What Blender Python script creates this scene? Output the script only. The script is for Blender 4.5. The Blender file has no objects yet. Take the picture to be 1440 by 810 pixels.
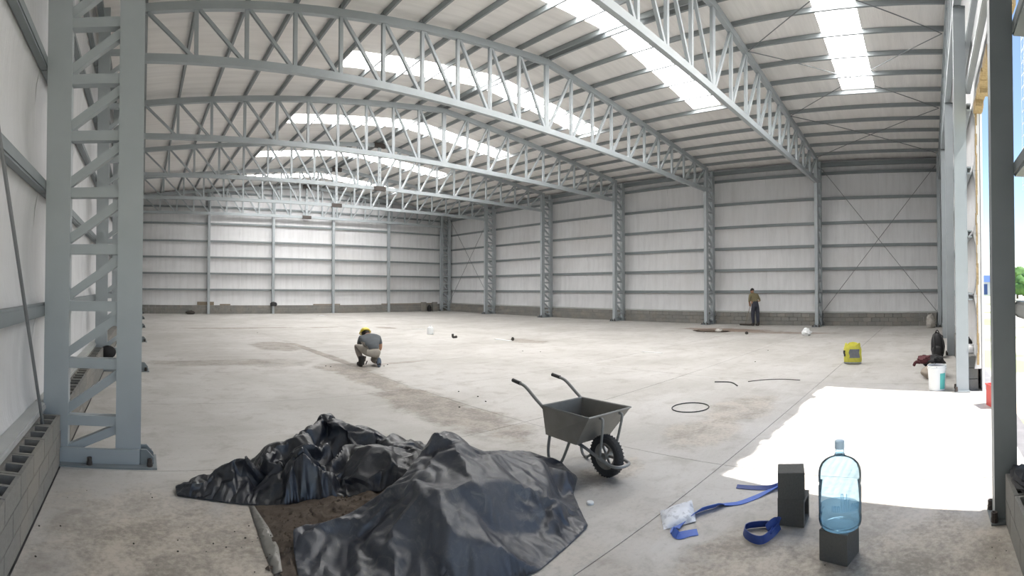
import bpy, bmesh, math, random
from mathutils import Vector, Matrix, noise, geometry
random.seed(7)
sc = bpy.context.scene
COL = sc.collection
PI = math.pi

# ------------------------------------------------------------------ camera (phone panorama: central cylindrical)
F, XC, Y0, EYE = 704.3, 200.3, 395.6, 1.77          # pixels per radian, column of the long axis, horizon row, eye height
_c, _s = 7.0, 7.5                                     # small tilt of the panorama axis (pixels)
_eps, _ac = math.hypot(_c, _s) / F, math.atan2(_s, _c)
_d = Vector((math.sin(_ac), math.cos(_ac), 0)); _u = Vector((0, 0, 1)); _r = _d.cross(_u)
_d2 = _d * math.cos(_eps) + _u * math.sin(_eps); _u2 = _u * math.cos(_eps) - _d * math.sin(_eps)
def untilt(v):                                        # camera frame -> world
    return _r * _r.dot(v) + _d2 * _d.dot(v) + _u2 * _u.dot(v)
cd = bpy.data.cameras.new('camera'); cam = bpy.data.objects.new('camera', cd); COL.objects.link(cam); sc.camera = cam
cd.type = 'PANO'; cd.panorama_type = 'CENTRAL_CYLINDRICAL'; cd.central_cylindrical_radius = 1.0
cd.central_cylindrical_range_u_min = -720 / F; cd.central_cylindrical_range_u_max = 720 / F
cd.central_cylindrical_range_v_min = -(810 - Y0) / F; cd.central_cylindrical_range_v_max = Y0 / F
_a = (720 - XC) / F
_cols = [untilt(Vector(v)) for v in ((math.cos(_a), -math.sin(_a), 0), (0, 0, 1), (-math.sin(_a), -math.cos(_a), 0))]
cam.matrix_world = Matrix([[_cols[0][i], _cols[1][i], _cols[2][i], (0, 0, EYE)[i]] for i in range(3)] + [[0, 0, 0, 1]])
cd.clip_start = 0.05; cd.clip_end = 600

def ray(px, py):
    a = (px - XC) / F
    return untilt(Vector((math.sin(a), math.cos(a), (Y0 - py) / F)))
def at(px, py, z=0.0):                                # pixel + height above floor -> point
    v = ray(px, py); t = (z - EYE) / v.z
    return Vector((v.x * t, v.y * t, z))

# ------------------------------------------------------------------ world, sun, exposure
w = bpy.data.worlds.new('sky'); sc.world = w; w.use_nodes = True
nt = w.node_tree; nt.nodes.clear()
sky = nt.nodes.new('ShaderNodeTexSky'); sky.sky_type = 'NISHITA'; sky.sun_disc = False
SUN = Vector((0.51, 2.82, -4.75)).normalized()
sky.sun_elevation = math.asin(-SUN.z); sky.sun_rotation = math.atan2(-SUN.x, -SUN.y)
sky.air_density = 1.0; sky.dust_density = 0.6
bg = nt.nodes.new('ShaderNodeBackground'); bg.inputs['Strength'].default_value = 0.075
wo = nt.nodes.new('ShaderNodeOutputWorld')
nt.links.new(sky.outputs[0], bg.inputs[0]); nt.links.new(bg.outputs[0], wo.inputs[0])
sl = bpy.data.lights.new('sun', 'SUN'); sl.energy = 3.4; sl.angle = math.radians(0.55); sl.color = (1, 0.96, 0.9)
so = bpy.data.objects.new('sun', sl); COL.objects.link(so); so.rotation_euler = SUN.to_track_quat('-Z', 'Y').to_euler(); so.location = (5, -20, 30)
sc.view_settings.view_transform = 'Standard'; sc.view_settings.look = 'None'
sc.view_settings.gamma = 1.0; sc.view_settings.use_curve_mapping = False
sc.view_settings.exposure = 1.9
SKYLIGHT = 5.0
sc.cycles.use_denoising = True
try: sc.cycles.denoiser = 'OPENIMAGEDENOISE'
except Exception: pass
sc.cycles.max_bounces = 8; sc.cycles.diffuse_bounces = 5; sc.cycles.glossy_bounces = 3
sc.cycles.transmission_bounces = 8; sc.cycles.transparent_max_bounces = 12
sc.cycles.caustics_reflective = False; sc.cycles.caustics_refractive = False
sc.cycles.sample_clamp_indirect = 8.0

# ------------------------------------------------------------------ materials
M = {}
class NB:
    """small node-building helper"""
    def __init__(s, name):
        m = bpy.data.materials.new(name); m.use_nodes = True; s.m = m; s.t = m.node_tree; s.t.nodes.clear()
        s.out = s.n('ShaderNodeOutputMaterial'); s.p = s.n('ShaderNodeBsdfPrincipled'); s.l(s.p.outputs[0], s.out.inputs[0])
        M[name] = m
    def n(s, k, **kw):
        x = s.t.nodes.new(k)
        for a, b in kw.items(): setattr(x, a, b)
        return x
    def l(s, a, b): s.t.links.new(a, b)
    def set(s, node, key, v):
        if hasattr(v, 'is_output'): s.l(v, node.inputs[key])
        else: node.inputs[key].default_value = v
    def pos(s):
        return s.n('ShaderNodeNewGeometry').outputs['Position']
    def obj(s):
        return s.n('ShaderNodeTexCoord').outputs['Object']
    def mapping(s, vec, scale=(1, 1, 1), loc=(0, 0, 0), rot=(0, 0, 0)):
        x = s.n('ShaderNodeMapping'); s.l(vec, x.inputs[0]); x.inputs['Scale'].default_value = scale; x.inputs['Location'].default_value = loc; x.inputs['Rotation'].default_value = rot
        return x.outputs[0]
    def noise(s, vec, scale, detail=4, rough=0.55, dist=0.0):
        x = s.n('ShaderNodeTexNoise'); s.l(vec, x.inputs['Vector'])
        x.inputs['Scale'].default_value = scale; x.inputs['Detail'].default_value = detail; x.inputs['Roughness'].default_value = rough; x.inputs['Distortion'].default_value = dist
        return x.outputs['Fac']
    def ramp(s, fac, a, b, lo=0.0, hi=1.0):
        x = s.n('ShaderNodeMapRange'); x.interpolation_type = 'SMOOTHSTEP'
        s.l(fac, x.inputs[0]); x.inputs[1].default_value = a; x.inputs[2].default_value = b; x.inputs[3].default_value = lo; x.inputs[4].default_value = hi
        return x.outputs[0]
    def math(s, op, a, b=0.0):
        x = s.n('ShaderNodeMath', operation=op); s.set(x, 0, a); s.set(x, 1, b); return x.outputs[0]
    def mix(s, fac, a, b, mode='MIX'):
        x = s.n('ShaderNodeMix', data_type='RGBA', blend_type=mode); x.clamp_result = False
        s.set(x, 0, fac)
        for i, v in ((6, a), (7, b)):
            if hasattr(v, 'is_output'): s.l(v, x.inputs[i])
            else: x.inputs[i].default_value = (*v, 1) if len(v) == 3 else v
        return x.outputs[2]
    def col(s, v): 
        if hasattr(v, 'is_output'): s.l(v, s.p.inputs['Base Color'])
        else: s.p.inputs['Base Color'].default_value = (*v, 1)
    def bump(s, h, strength=0.2, dist=0.02):
        x = s.n('ShaderNodeBump'); s.l(h, x.inputs['Height']); x.inputs['Strength'].default_value = strength; x.inputs['Distance'].default_value = dist
        s.l(x.outputs[0], s.p.inputs['Normal'])

def simple(name, c, rough=0.6, metal=0.0, var=0.12, scale=9.0, bump=0.0, spec=0.5):
    b = NB(name); p = b.obj(); n = b.noise(p, scale, 5)
    lo = tuple(x * (1 - var) for x in c); hi = tuple(min(1, x * (1 + var)) for x in c)
    b.col(b.mix(n, lo, hi)); b.p.inputs['Roughness'].default_value = rough; b.p.inputs['Metallic'].default_value = metal
    b.p.inputs['Specular IOR Level'].default_value = spec
    if bump: b.bump(n, bump)
    return b.m

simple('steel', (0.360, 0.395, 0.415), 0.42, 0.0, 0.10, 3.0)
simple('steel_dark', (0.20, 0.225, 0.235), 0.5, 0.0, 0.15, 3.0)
simple('purlin_steel', (0.26, 0.285, 0.295), 0.5, 0.0, 0.12, 3.0)
simple('sill', (0.42, 0.43, 0.42), 0.5, 0.0, 0.15, 4.0)
simple('plate', (0.055, 0.045, 0.04), 0.6, 0.0, 0.2, 6)
simple('rod', (0.19, 0.20, 0.21), 0.45, 0.3, 0.1, 6)
simple('foam', (0.36, 0.27, 0.15), 0.95, 0, 0.5, 30, 0.8)
simple('galv', (0.245, 0.235, 0.215), 0.45, 0.35, 0.25, 6, 0.05)
simple('galv_frame', (0.22, 0.225, 0.225), 0.45, 0.3, 0.2, 8)
simple('tyre', (0.035, 0.035, 0.036), 0.85, 0, 0.3, 20, 0.2)
simple('black', (0.012, 0.012, 0.014), 0.7, 0, 0.3, 12)
simple('rubber', (0.02, 0.02, 0.022), 0.6, 0, 0.2, 12)
simple('blue_strap', (0.07, 0.15, 0.52), 0.5, 0, 0.3, 14, 0.15)
simple('blue_dark', (0.025, 0.06, 0.25), 0.45, 0, 0.3, 14, 0.15)
simple('white_plastic', (0.75, 0.77, 0.78), 0.4, 0, 0.06, 6)
simple('grey_paper', (0.33, 0.36, 0.44), 0.7, 0, 0.3, 18, 0.3)
simple('wood', (0.20, 0.165, 0.12), 0.8, 0, 0.3, 14)
simple('rubble', (0.42, 0.40, 0.37), 0.95, 0, 0.3, 14, 0.3)
simple('dark_bit', (0.05, 0.045, 0.04), 0.9, 0, 0.3, 14)
simple('red', (0.55, 0.06, 0.05), 0.5, 0, 0.2, 8)
simple('teal', (0.10, 0.45, 0.42), 0.5, 0, 0.2, 8)
simple('maroon', (0.10, 0.03, 0.035), 0.9, 0, 0.4, 12, 0.3)
simple('sack', (0.36, 0.31, 0.26), 0.95, 0, 0.3, 16, 0.4)
simple('yellow_bag', (0.62, 0.58, 0.08), 0.6, 0, 0.25, 16, 0.3)
simple('grey_print', (0.16, 0.17, 0.19), 0.6, 0, 0.3, 16, 0.2)
simple('helmet_yellow', (0.80, 0.66, 0.10), 0.35, 0, 0.08, 6)
simple('helmet_white', (0.8, 0.8, 0.8), 0.35, 0, 0.05, 6)
simple('skin', (0.40, 0.22, 0.14), 0.6, 0, 0.1, 12)
simple('hair', (0.012, 0.010, 0.009), 0.7, 0, 0.3, 40, 0.3)
simple('shirt_grey', (0.105, 0.115, 0.125), 0.9, 0, 0.25, 10, 0.3)
simple('trousers_khaki', (0.34, 0.31, 0.27), 0.9, 0, 0.2, 10, 0.3)
simple('shirt_olive', (0.19, 0.165, 0.095), 0.9, 0, 0.2, 10, 0.3)
simple('trousers_navy', (0.035, 0.038, 0.055), 0.9, 0, 0.3, 10, 0.3)
simple('boots', (0.035, 0.032, 0.03), 0.8, 0, 0.3, 12)
simple('boots_blue', (0.12, 0.15, 0.20), 0.8, 0, 0.3, 12)
simple('jeans_dusty', (0.20, 0.17, 0.15), 0.9, 0, 0.3, 12)
simple('shed_blue', (0.05, 0.10, 0.30), 0.5, 0, 0.1, 0.3)
simple('shed_white', (0.75, 0.77, 0.8), 0.5, 0, 0.05, 0.3)
simple('leaf', (0.07, 0.16, 0.035), 0.8, 0, 0.5, 3, 0.3)
simple('bark', (0.12, 0.08, 0.05), 0.9, 0, 0.3, 6)
simple('wire', (0.75, 0.78, 0.8), 0.4, 0.2, 0.05, 6)

# soft wall and roof insulation: white film, dusty, faintly streaked along its rolls
def insulation(name, base, stretch):
    b = NB(name); p = b.pos()
    n1 = b.noise(b.mapping(p, stretch), 1.0, 6, 0.6)
    n2 = b.noise(p, 0.35, 3)
    n3 = b.noise(b.mapping(p, tuple(x * 3.1 for x in stretch)), 2.5, 5, 0.65)
    c = b.mix(b.ramp(n1, 0.35, 0.75), base, tuple(x * 0.88 for x in base))
    c = b.mix(b.ramp(n2, 0.45, 0.7, 0, 0.35), c, (base[0] * 0.86, base[1] * 0.83, base[2] * 0.80))
    b.col(c); b.p.inputs['Roughness'].default_value = 0.55
    b.bump(n3, 0.35, 0.02)
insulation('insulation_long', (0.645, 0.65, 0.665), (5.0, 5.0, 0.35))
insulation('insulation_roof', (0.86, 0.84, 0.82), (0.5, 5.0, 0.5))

# translucent roof sheet: its own emission stands in for daylight coming through
b = NB('skylight'); b.col((0.85, 0.87, 0.9)); b.p.inputs['Roughness'].default_value = 0.4
b.p.inputs['Emission Color'].default_value = (1.0, 0.98, 0.955, 1); b.p.inputs['Emission Strength'].default_value = SKYLIGHT

b = NB('concrete_block'); p = b.obj(); n = b.noise(p, 40, 6, 0.7); n2 = b.noise(b.pos(), 1.7, 4)
rnd = b.n('ShaderNodeObjectInfo').outputs['Random']
c = b.mix(n, (0.15, 0.148, 0.14), (0.27, 0.265, 0.25)); c = b.mix(b.ramp(n2, 0.4, 0.7, 0, 0.5), c, (0.29, 0.26, 0.22))
c = b.mix(b.math('MULTIPLY', rnd, 0.35), c, (0.15, 0.15, 0.145)); b.col(c); b.p.inputs['Roughness'].default_value = 0.95; b.bump(n, 0.6, 0.006)
b = NB('block_dark'); p = b.obj(); n = b.noise(p, 60, 6, 0.7)
b.col(b.mix(n, (0.075, 0.075, 0.07), (0.135, 0.132, 0.122))); b.p.inputs['Roughness'].default_value = 0.95; b.bump(n, 0.7, 0.005)
simple('mortar', (0.20, 0.195, 0.18), 0.95, 0, 0.2, 20, 0.3)

# concrete slab with dust, patches and spilt mud
b = NB('concrete'); p = b.pos()
n1 = b.noise(p, 0.45, 6, 0.6, 0.3); n2 = b.noise(p, 2.6, 7, 0.65, 0.4); n3 = b.noise(p, 22, 5, 0.7); n4 = b.noise(b.mapping(p, (0.5, 2.2, 1)), 0.9, 6, 0.65, 0.6)
c = b.mix(b.ramp(n1, 0.33, 0.68), (0.50, 0.485, 0.465), (0.40, 0.385, 0.36))
c = b.mix(b.ramp(n4, 0.5, 0.75, 0, 0.55), c, (0.56, 0.55, 0.535))
c = b.mix(b.ramp(n2, 0.48, 0.72, 0, 0.6), c, (0.32, 0.295, 0.265))
c = b.mix(b.ramp(n3, 0.52, 0.75, 0, 0.4), c, (0.27, 0.25, 0.225))
sep = b.n('ShaderNodeSeparateXYZ'); b.l(p, sep.inputs[0]); sx, sy = sep.outputs[0], sep.outputs[1]
edge = b.math('MULTIPLY', b.math('SUBTRACT', b.noise(p, 1.6, 6, 0.7, 0.5), 0.5), 1.7)
grain = b.math('ADD', b.math('MULTIPLY', n2, 0.55), b.math('MULTIPLY', n3, 0.45))
speck = b.ramp(grain, 0.38, 0.62)
def blob(c, cx, cy, rx, ry, colr, amt, soft=0.5):
    colr = b.mix(speck, tuple(x * 1.38 for x in colr), tuple(x * 0.68 for x in colr))
    dx = b.math('DIVIDE', b.math('SUBTRACT', sx, cx), rx); dy = b.math('DIVIDE', b.math('SUBTRACT', sy, cy), ry)
    d = b.math('SQRT', b.math('ADD', b.math('MULTIPLY', dx, dx), b.math('MULTIPLY', dy, dy)))
    d = b.math('ADD', d, edge)
    return b.mix(b.ramp(d, 1.0 + soft * 0.4, 1.0 - soft * 0.6, 0, amt), c, colr)
MUD = (0.255, 0.225, 0.195); BROWN = (0.23, 0.165, 0.13); DUST = (0.35, 0.31, 0.262)
# mud spread along the saw-cut that the kneeling worker follows
c = blob(c, 4.15, 6.2, 0.55, 2.0, MUD, 0.85); c = blob(c, 4.3, 8.8, 0.42, 1.7, MUD, 0.85); c = blob(c, 4.45, 10.3, 0.7, 0.6, MUD, 0.8)
c = blob(c, 4.72, 12.6, 0.16, 3.2, MUD, 0.85); c = blob(c, 4.0, 14.6, 0.7, 1.3, MUD, 0.75)
c = blob(c, 1.6, 11.6, 1.6, 0.45, MUD, 0.65); c = blob(c, 3.1, 11.4, 0.9, 0.6, MUD, 0.5); c = blob(c, 5.9, 10.4, 1.0, 0.12, MUD, 0.7)
c = blob(c, 4.2, 21.3, 2.6, 0.28, MUD, 0.9); c = blob(c, 7.9, 21.0, 0.8, 0.3, MUD, 0.8)
# swept dirt by the sweeping worker, soil round the tarpaulin, scuffed ground by the blocks
c = blob(c, 19.6, 8.4, 0.7, 2.0, BROWN, 0.9); c = blob(c, 19.0, 5.9, 0.45, 2.2, BROWN, 0.65)
c = blob(c, 0.9, 3.1, 0.35, 0.7, MUD, 0.6); c = blob(c, 0.5, 3.2, 0.9, 0.7, DUST, 0.7); c = blob(c, 0.0, 3.6, 0.7, 0.9, DUST, 0.55)
c = blob(c, 3.0, 1.35, 0.22, 0.3, MUD, 0.6); c = blob(c, 3.0, 0.6, 0.5, 0.9, DUST, 0.8); c = blob(c, 3.3, -0.1, 0.6, 0.5, DUST, 0.8)
c = blob(c, 5.6, 2.7, 0.7, 0.5, DUST, 0.6); c = blob(c, 6.9, 2.7, 0.8, 0.5, DUST, 0.6); c = blob(c, 11.8, 12.2, 0.5, 0.9, MUD, 0.7); c = blob(c, 10.5, 19.8, 0.4, 0.7, MUD, 0.85)
c = blob(c, 3.9, 2.9, 0.5, 0.25, DUST, 0.7); c = blob(c, 0.6, 2.6, 2.4, 1.6, DUST, 0.55, 1.2); c = blob(c, 3.6, 0.2, 1.6, 1.3, DUST, 0.5, 1.2)
b.col(c); b.p.inputs['Roughness'].default_value = 0.62; b.p.inputs['Specular IOR Level'].default_value = 0.35
b.bump(b.math('ADD', n3, b.math('MULTIPLY', n2, 2.0)), 0.3, 0.012)
simple('joint', (0.16, 0.155, 0.16), 0.95, 0, 0.4, 6)

def tarp_film(name, dark, light, dusty, amt, r0, r1):
    b = NB(name); p = b.obj(); n1 = b.noise(p, 3.0, 5, 0.6, 0.4); n2 = b.noise(p, 26, 4, 0.7); n3 = b.noise(p, 9, 6, 0.7, 1.2)
    c = b.mix(b.ramp(n1, 0.35, 0.7), dark, light); c = b.mix(b.ramp(n3, 0.48, 0.75, 0, amt), c, dusty)
    b.col(c); b.l(b.ramp(n1, 0.3, 0.7, r0, r1), b.p.inputs['Roughness']); b.p.inputs['Specular IOR Level'].default_value = 0.7
    b.bump(b.math('ADD', n3, b.math('MULTIPLY', n2, 0.15)), 0.3, 0.012)
tarp_film('tarp', (0.020, 0.024, 0.036), (0.055, 0.060, 0.074), (0.13, 0.13, 0.125), 0.7, 0.34, 0.52)
tarp_film('tarp_clean', (0.008, 0.010, 0.016), (0.021, 0.024, 0.033), (0.085, 0.085, 0.082), 0.5, 0.28, 0.46)
b = NB('soil'); p = b.obj(); n = b.noise(p, 18, 8, 0.75); n2 = b.noise(p, 4, 4)
b.col(b.mix(n, (0.045, 0.033, 0.025), (0.20, 0.155, 0.12))); b.p.inputs['Roughness'].default_value = 1.0; b.bump(n, 1.0, 0.03)

b = NB('jug'); b.col((0.62, 0.83, 0.96)); b.p.inputs['Transmission Weight'].default_value = 1.0; b.p.inputs['Roughness'].default_value = 0.04; b.p.inputs['IOR'].default_value = 1.18
b = NB('water'); b.col((0.72, 0.88, 0.97)); b.p.inputs['Transmission Weight'].default_value = 1.0; b.p.inputs['Roughness'].default_value = 0.0; b.p.inputs['IOR'].default_value = 1.33
simple('jug_cap', (0.55, 0.72, 0.85), 0.4, 0, 0.1, 10)

b = NB('ground'); p = b.pos(); n = b.noise(p, 0.25, 5); n2 = b.noise(p, 3, 6, 0.7)
c = b.mix(n2, (0.50, 0.45, 0.37), (0.62, 0.58, 0.50)); c = b.mix(b.ramp(n, 0.5, 0.6, 0, 0.8), c, (0.18, 0.26, 0.07)); b.col(c); b.p.inputs['Roughness'].default_value = 1.0

# ------------------------------------------------------------------ geometry helpers
class MB:
    def __init__(s): s.v = []; s.f = []; s.mi = []
    def add(s, vs, fs, mi=0):
        o = len(s.v); s.v += [tuple(v) for v in vs]; s.f += [tuple(i + o for i in f) for f in fs]; s.mi += [mi] * len(fs); return s
    def box(s, a, c, mi=0):
        (x0, y0, z0), (x1, y1, z1) = a, c
        return s.add([(x0, y0, z0), (x1, y0, z0), (x1, y1, z0), (x0, y1, z0), (x0, y0, z1), (x1, y0, z1), (x1, y1, z1), (x0, y1, z1)],
                     [(0, 3, 2, 1), (4, 5, 6, 7), (0, 1, 5, 4), (1, 2, 6, 5), (2, 3, 7, 6), (3, 0, 4, 7)], mi)
    def bar(s, p0, p1, w, h, up=(0, 1, 0), mi=0):
        """a straight bar; w across `up`, h along `up`"""
        p0, p1 = Vector(p0), Vector(p1); d = (p1 - p0).normalized(); u = Vector(up); u = (u - d * u.dot(d)).normalized(); r = d.cross(u)
        vs = []
        for p in (p0, p1):
            for a, c in ((-1, -1), (1, -1), (1, 1), (-1, 1)): vs.append(p + r * (a * w / 2) + u * (c * h / 2))
        return s.add(vs, [(0, 1, 2, 3), (7, 6, 5, 4), (0, 4, 5, 1), (1, 5, 6, 2), (2, 6, 7, 3), (3, 7, 4, 0)], mi)
    def tube(s, pts, r, seg=8, closed=False, mi=0, cap=True):
        pts = [Vector(p) for p in pts]; n = len(pts); rs = r if isinstance(r, (list, tuple)) else [r] * n
        vs = []; fs = []; prev = None
        for i, p in enumerate(pts):
            if closed: d = pts[(i + 1) % n] - pts[i - 1]
            else: d = pts[min(i + 1, n - 1)] - pts[max(i - 1, 0)]
            d.normalize()
            if prev is None:
                u = d.orthogonal().normalized()
            else:
                u = prev - d * prev.dot(d); u = u.normalized() if u.length > 1e-6 else d.orthogonal().normalized()
            prev = u; v = d.cross(u)
            for k in range(seg):
                a = 2 * PI * k / seg; vs.append(p + (u * math.cos(a) + v * math.sin(a)) * rs[i])
        for i in range(n if closed else n - 1):
            j = (i + 1) % n
            for k in range(seg):
                k2 = (k + 1) % seg; fs.append((i * seg + k, i * seg + k2, j * seg + k2, j * seg + k))
        if cap and not closed:
            fs.append(tuple(range(seg))[::-1]); fs.append(tuple((n - 1) * seg + k for k in range(seg)))
        return s.add(vs, fs, mi)
    def lathe(s, prof, seg=24, mi=0, axis='z', c=(0, 0, 0), close=True):
        vs = []; fs = []; n = len(prof)
        for r, z in prof:
            for k in range(seg):
                a = 2 * PI * k / seg; x, y = r * math.cos(a), r * math.sin(a)
                vs.append((c[0] + x, c[1] + y, c[2] + z) if axis == 'z' else (c[0] + z, c[1] + x, c[2] + y))
        for i in range(n - 1):
            for k in range(seg):
                k2 = (k + 1) % seg; fs.append((i * seg + k, i * seg + k2, (i + 1) * seg + k2, (i + 1) * seg + k))
        if close:
            fs.append(tuple(range(seg))[::-1]); fs.append(tuple((n - 1) * seg + k for k in range(seg)))
        return s.add(vs, fs, mi)
    def mesh(s, name, mats, smooth=False):
        me = bpy.data.meshes.new(name); me.from_pydata(s.v, [], s.f)
        for m in (mats if isinstance(mats, (list, tuple)) else [mats]): me.materials.append(M[m])
        for p, i in zip(me.polygons, s.mi): p.material_index = i
        if smooth:
            me.polygons.foreach_set('use_smooth', [True] * len(me.polygons))
            try: me.set_sharp_from_angle(angle=math.radians(40))
            except Exception: pass
        me.update(); return me
    def build(s, name, mats, parent=None, smooth=False, loc=None, rot=None):
        return link(name, s.mesh(name, mats, smooth), parent, loc, rot)

def link(name, me, parent=None, loc=None, rot=None, scale=None):
    o = bpy.data.objects.new(name, me); COL.objects.link(o)
    if parent: o.parent = parent
    if loc is not None: o.location = loc
    if rot is not None: o.rotation_euler = rot
    if scale is not None: o.scale = scale
    return o
def tag(o, label=None, cat=None, group=None, kind=None):
    for k, v in (('label', label), ('category', cat), ('group', group), ('kind', kind)):
        if v: o[k] = v
    return o
def thing(name, label, cat, loc=(0, 0, 0), rz=0, group=None):
    o = bpy.data.objects.new(name, None); COL.objects.link(o); o.location = loc; o.rotation_euler = (0, 0, rz); o.empty_display_size = 0.2
    return tag(o, label, cat, group)
def struct(name, mb, mat, label):
    return tag(mb.build(name, mat), label, None, None, 'structure')
def csection(mb, length, h, d, t=0.012, axis='y'):
    """C channel from 0 to length along axis; web at d=0, flanges towards +d, height h centred on 0"""
    prof = [(0, -h / 2), (d, -h / 2), (d, -h / 2 + t * 1.8), (t, -h / 2 + t * 1.8), (t, h / 2 - t * 1.8), (d, h / 2 - t * 1.8), (d, h / 2), (0, h / 2)]
    n = len(prof); vs = []
    for q in (0, length):
        for a, z in prof: vs.append((a, q, z) if axis == 'y' else (q, a, z))
    fs = [(i, (i + 1) % n, n + (i + 1) % n, n + i) for i in range(n)]
    fs += [(0, 1, 2, 3), (0, 3, 4, 7), (4, 5, 6, 7), (n + 3, n + 2, n + 1, n), (n + 7, n + 4, n + 3, n), (n + 7, n + 6, n + 5, n + 4)]
    return mb.add(vs, fs)

# ------------------------------------------------------------------ building dimensions
BAY = 5.5; YF = [5.045 + BAY * k for k in range(-1, 6)]     # frames; YF[0] is the open gable, YF[6] the far gable
XA, XR = 11.0, 22.0                                           # ridge, inner face of the columns on the far side
GIRT = [1.595, 2.656, 3.727, 4.797, 5.95, 7.13]
GIRTL = [1.52, 2.78, 4.05, 5.30, 6.5]
def roofz(x): return 8.93 - 0.0964 * abs(x - XA)
YB = 32.70                                                    # far gable girt line
BLK_L, BLK_H, BLK_D = 0.39, 0.18, 0.19

# ------------------------------------------------------------------ floor
floor = struct('floor', MB().box((-1.3, -1.2, -0.4), (23.3, 33.1, -0.02)), 'joint', 'concrete slab floor of the hall with dusty joints')
XJ = [-0.78, 4.62, 9.15, 13.7, 18.25, 22.84]; YJ = [-0.95, 2.03] + [4.82 + 2.735 * i for i in range(11)] ; YJ[-1] = 32.66
for i in range(len(XJ) - 1):
    for j in range(len(YJ) - 1):
        x0, x1, y0, y1 = XJ[i] + 0.004, XJ[i + 1] - 0.004, YJ[j] + 0.004, YJ[j + 1] - 0.004
        MB().box((x0, y0, -0.15), (x1, y1, 0.0)).build('floor_slab', 'concrete', floor)

# ------------------------------------------------------------------ masonry base courses
def block_mesh(hollow):
    m = MB(); L, D, H = BLK_L, BLK_D, BLK_H
    if not hollow: m.box((0, 0, 0), (D, L, H))
    else:
        t = 0.03
        m.box((0, 0, 0), (t, L, H)); m.box((D - t, 0, 0), (D, L, H))
        for y in (0, L / 2 - t / 2, L - t): m.box((t, y, 0), (D - t, y + t, H))
    return m.mesh('block', 'concrete_block')
B_SOLID, B_HOLLOW = block_mesh(False), block_mesh(True)
def courses(parent, x, y0, y1, n, hollow_top, along='y', zs=1.0):
    """running-bond courses; x is the low side of the block depth"""
    step = BLK_L + 0.01
    for c in range(n):
        z = (0.005 + c * (BLK_H + 0.01)) * zs; y = y0 - (step / 2 if c % 2 else 0)
        while y < y1 - 0.05:
            a, e = max(y, y0), min(y + BLK_L, y1)
            if e - a > 0.06:
                me = B_HOLLOW if (hollow_top and c == n - 1 and e - a > 0.3) else B_SOLID
                o = link('block', me, parent)
                if along == 'y': o.location = (x, a, z); o.scale = (1, (e - a) / BLK_L, zs)
                else: o.location = (e, x, z); o.rotation_euler = (0, 0, PI / 2); o.scale = (1, (e - a) / BLK_L, 1)
            y += step

# ------------------------------------------------------------------ walls: cladding, insulation between girts, girts, base blocks
def ins_panel(w_, h_, bulge, out):
    """soft panel w_ wide (local y) and h_ tall, bulging along local x*out, closed shell"""
    nx, nz = 12, 6; vs = []; fs = []
    for j in range(nz + 1):
        for i in range(nx + 1):
            u, v = i / nx, j / nz
            wob = 0.012 * math.sin(i * 1.7 + j) + 0.010 * math.sin(i * 2.9)
            vs.append((out * (bulge * (math.sin(PI * v) ** 0.7 if 0 < v < 1 else 0) + wob * math.sin(PI * v)), u * w_, v * h_))
    n = len(vs); vs += [(out * 0.12, y, z) for _, y, z in vs]
    W = nx + 1
    for j in range(nz):
        for i in range(nx):
            a = j * W + i; fs.append((a, a + 1, a + W + 1, a + W)); fs.append((n + a, n + a + W, n + a + W + 1, n + a + 1))
    rim = [i for i in range(W)] + [j * W + nx for j in range(1, nz + 1)] + [nz * W + i for i in range(nx - 1, -1, -1)] + [j * W for j in range(nz - 1, 0, -1)]
    for k in range(len(rim)):
        a, c2 = rim[k], rim[(k + 1) % len(rim)]; fs.append((a, n + a, n + c2, c2))
    m = MB().add(vs, fs); return m.mesh('insulation_panel', 'insulation_long', True)
_cache = {}
def cached(key, fn):
    if key not in _cache: _cache[key] = fn()
    return _cache[key]
def side_wall(parent, xg, out, levels, top, blkx, near_hollow, bays):
    """xg: inner face of girts; out=+1 if outside is +x"""
    lev = [0.50 if out < 0 else 0.56] + levels + [top]
    for k in bays:
        y0, y1 = YF[k], YF[k + 1]
        for a, c in zip(lev[:-1], lev[1:]):
            # two rolls side by side per bay
            for s in range(2):
                wd = BAY / 2 - 0.004
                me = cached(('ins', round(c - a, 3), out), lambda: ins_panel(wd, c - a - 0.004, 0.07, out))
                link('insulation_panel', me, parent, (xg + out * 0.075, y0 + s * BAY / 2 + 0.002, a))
        for z in levels:
            me = cached(('girt', out), lambda: csection(MB(), BAY - 0.02, 0.13, 0.07 * out).mesh('girt', 'steel_dark'))
            link('girt', me, parent, (xg, y0 + 0.01, z))
        me = cached(('sill', out), lambda: csection(MB(), BAY - 0.02, 0.07, 0.12 * out).mesh('sill_channel', 'sill'))
        link('sill_channel', me, parent, (xg - out * 0.03, y0 + 0.01, 0.545 if out < 0 else 0.61))
        courses(parent, blkx, y0 + 0.13, y1 - 0.13, 3, near_hollow and k < 2, 'y', 0.88 if near_hollow else 1.0)
wall_right = struct('wall_right', MB().box((23.20, -1.05, -0.05), (23.28, 33.05, 7.78)), 'shed_white', 'tall side wall of white insulation with steel girts behind the sweeping worker')
side_wall(wall_right, 22.995, 1, GIRT, 7.70, 22.85, False, range(6))
wall_left = struct('wall_left', MB().box((-1.28, -1.05, -0.05), (-1.20, 33.05, 7.78)), 'shed_white', 'tall side wall of white insulation behind the big lattice column')
side_wall(wall_left, -0.995, -1, GIRTL, 7.70, -0.98, True, range(6))
# eave beams
for x in (22.86, -0.98):
    par = wall_right if x > 0 else wall_left
    MB().box((x, -0.9, 7.42), (x + 0.12, 32.75, 7.60)).build('eave_beam', 'steel_dark', par)

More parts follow.
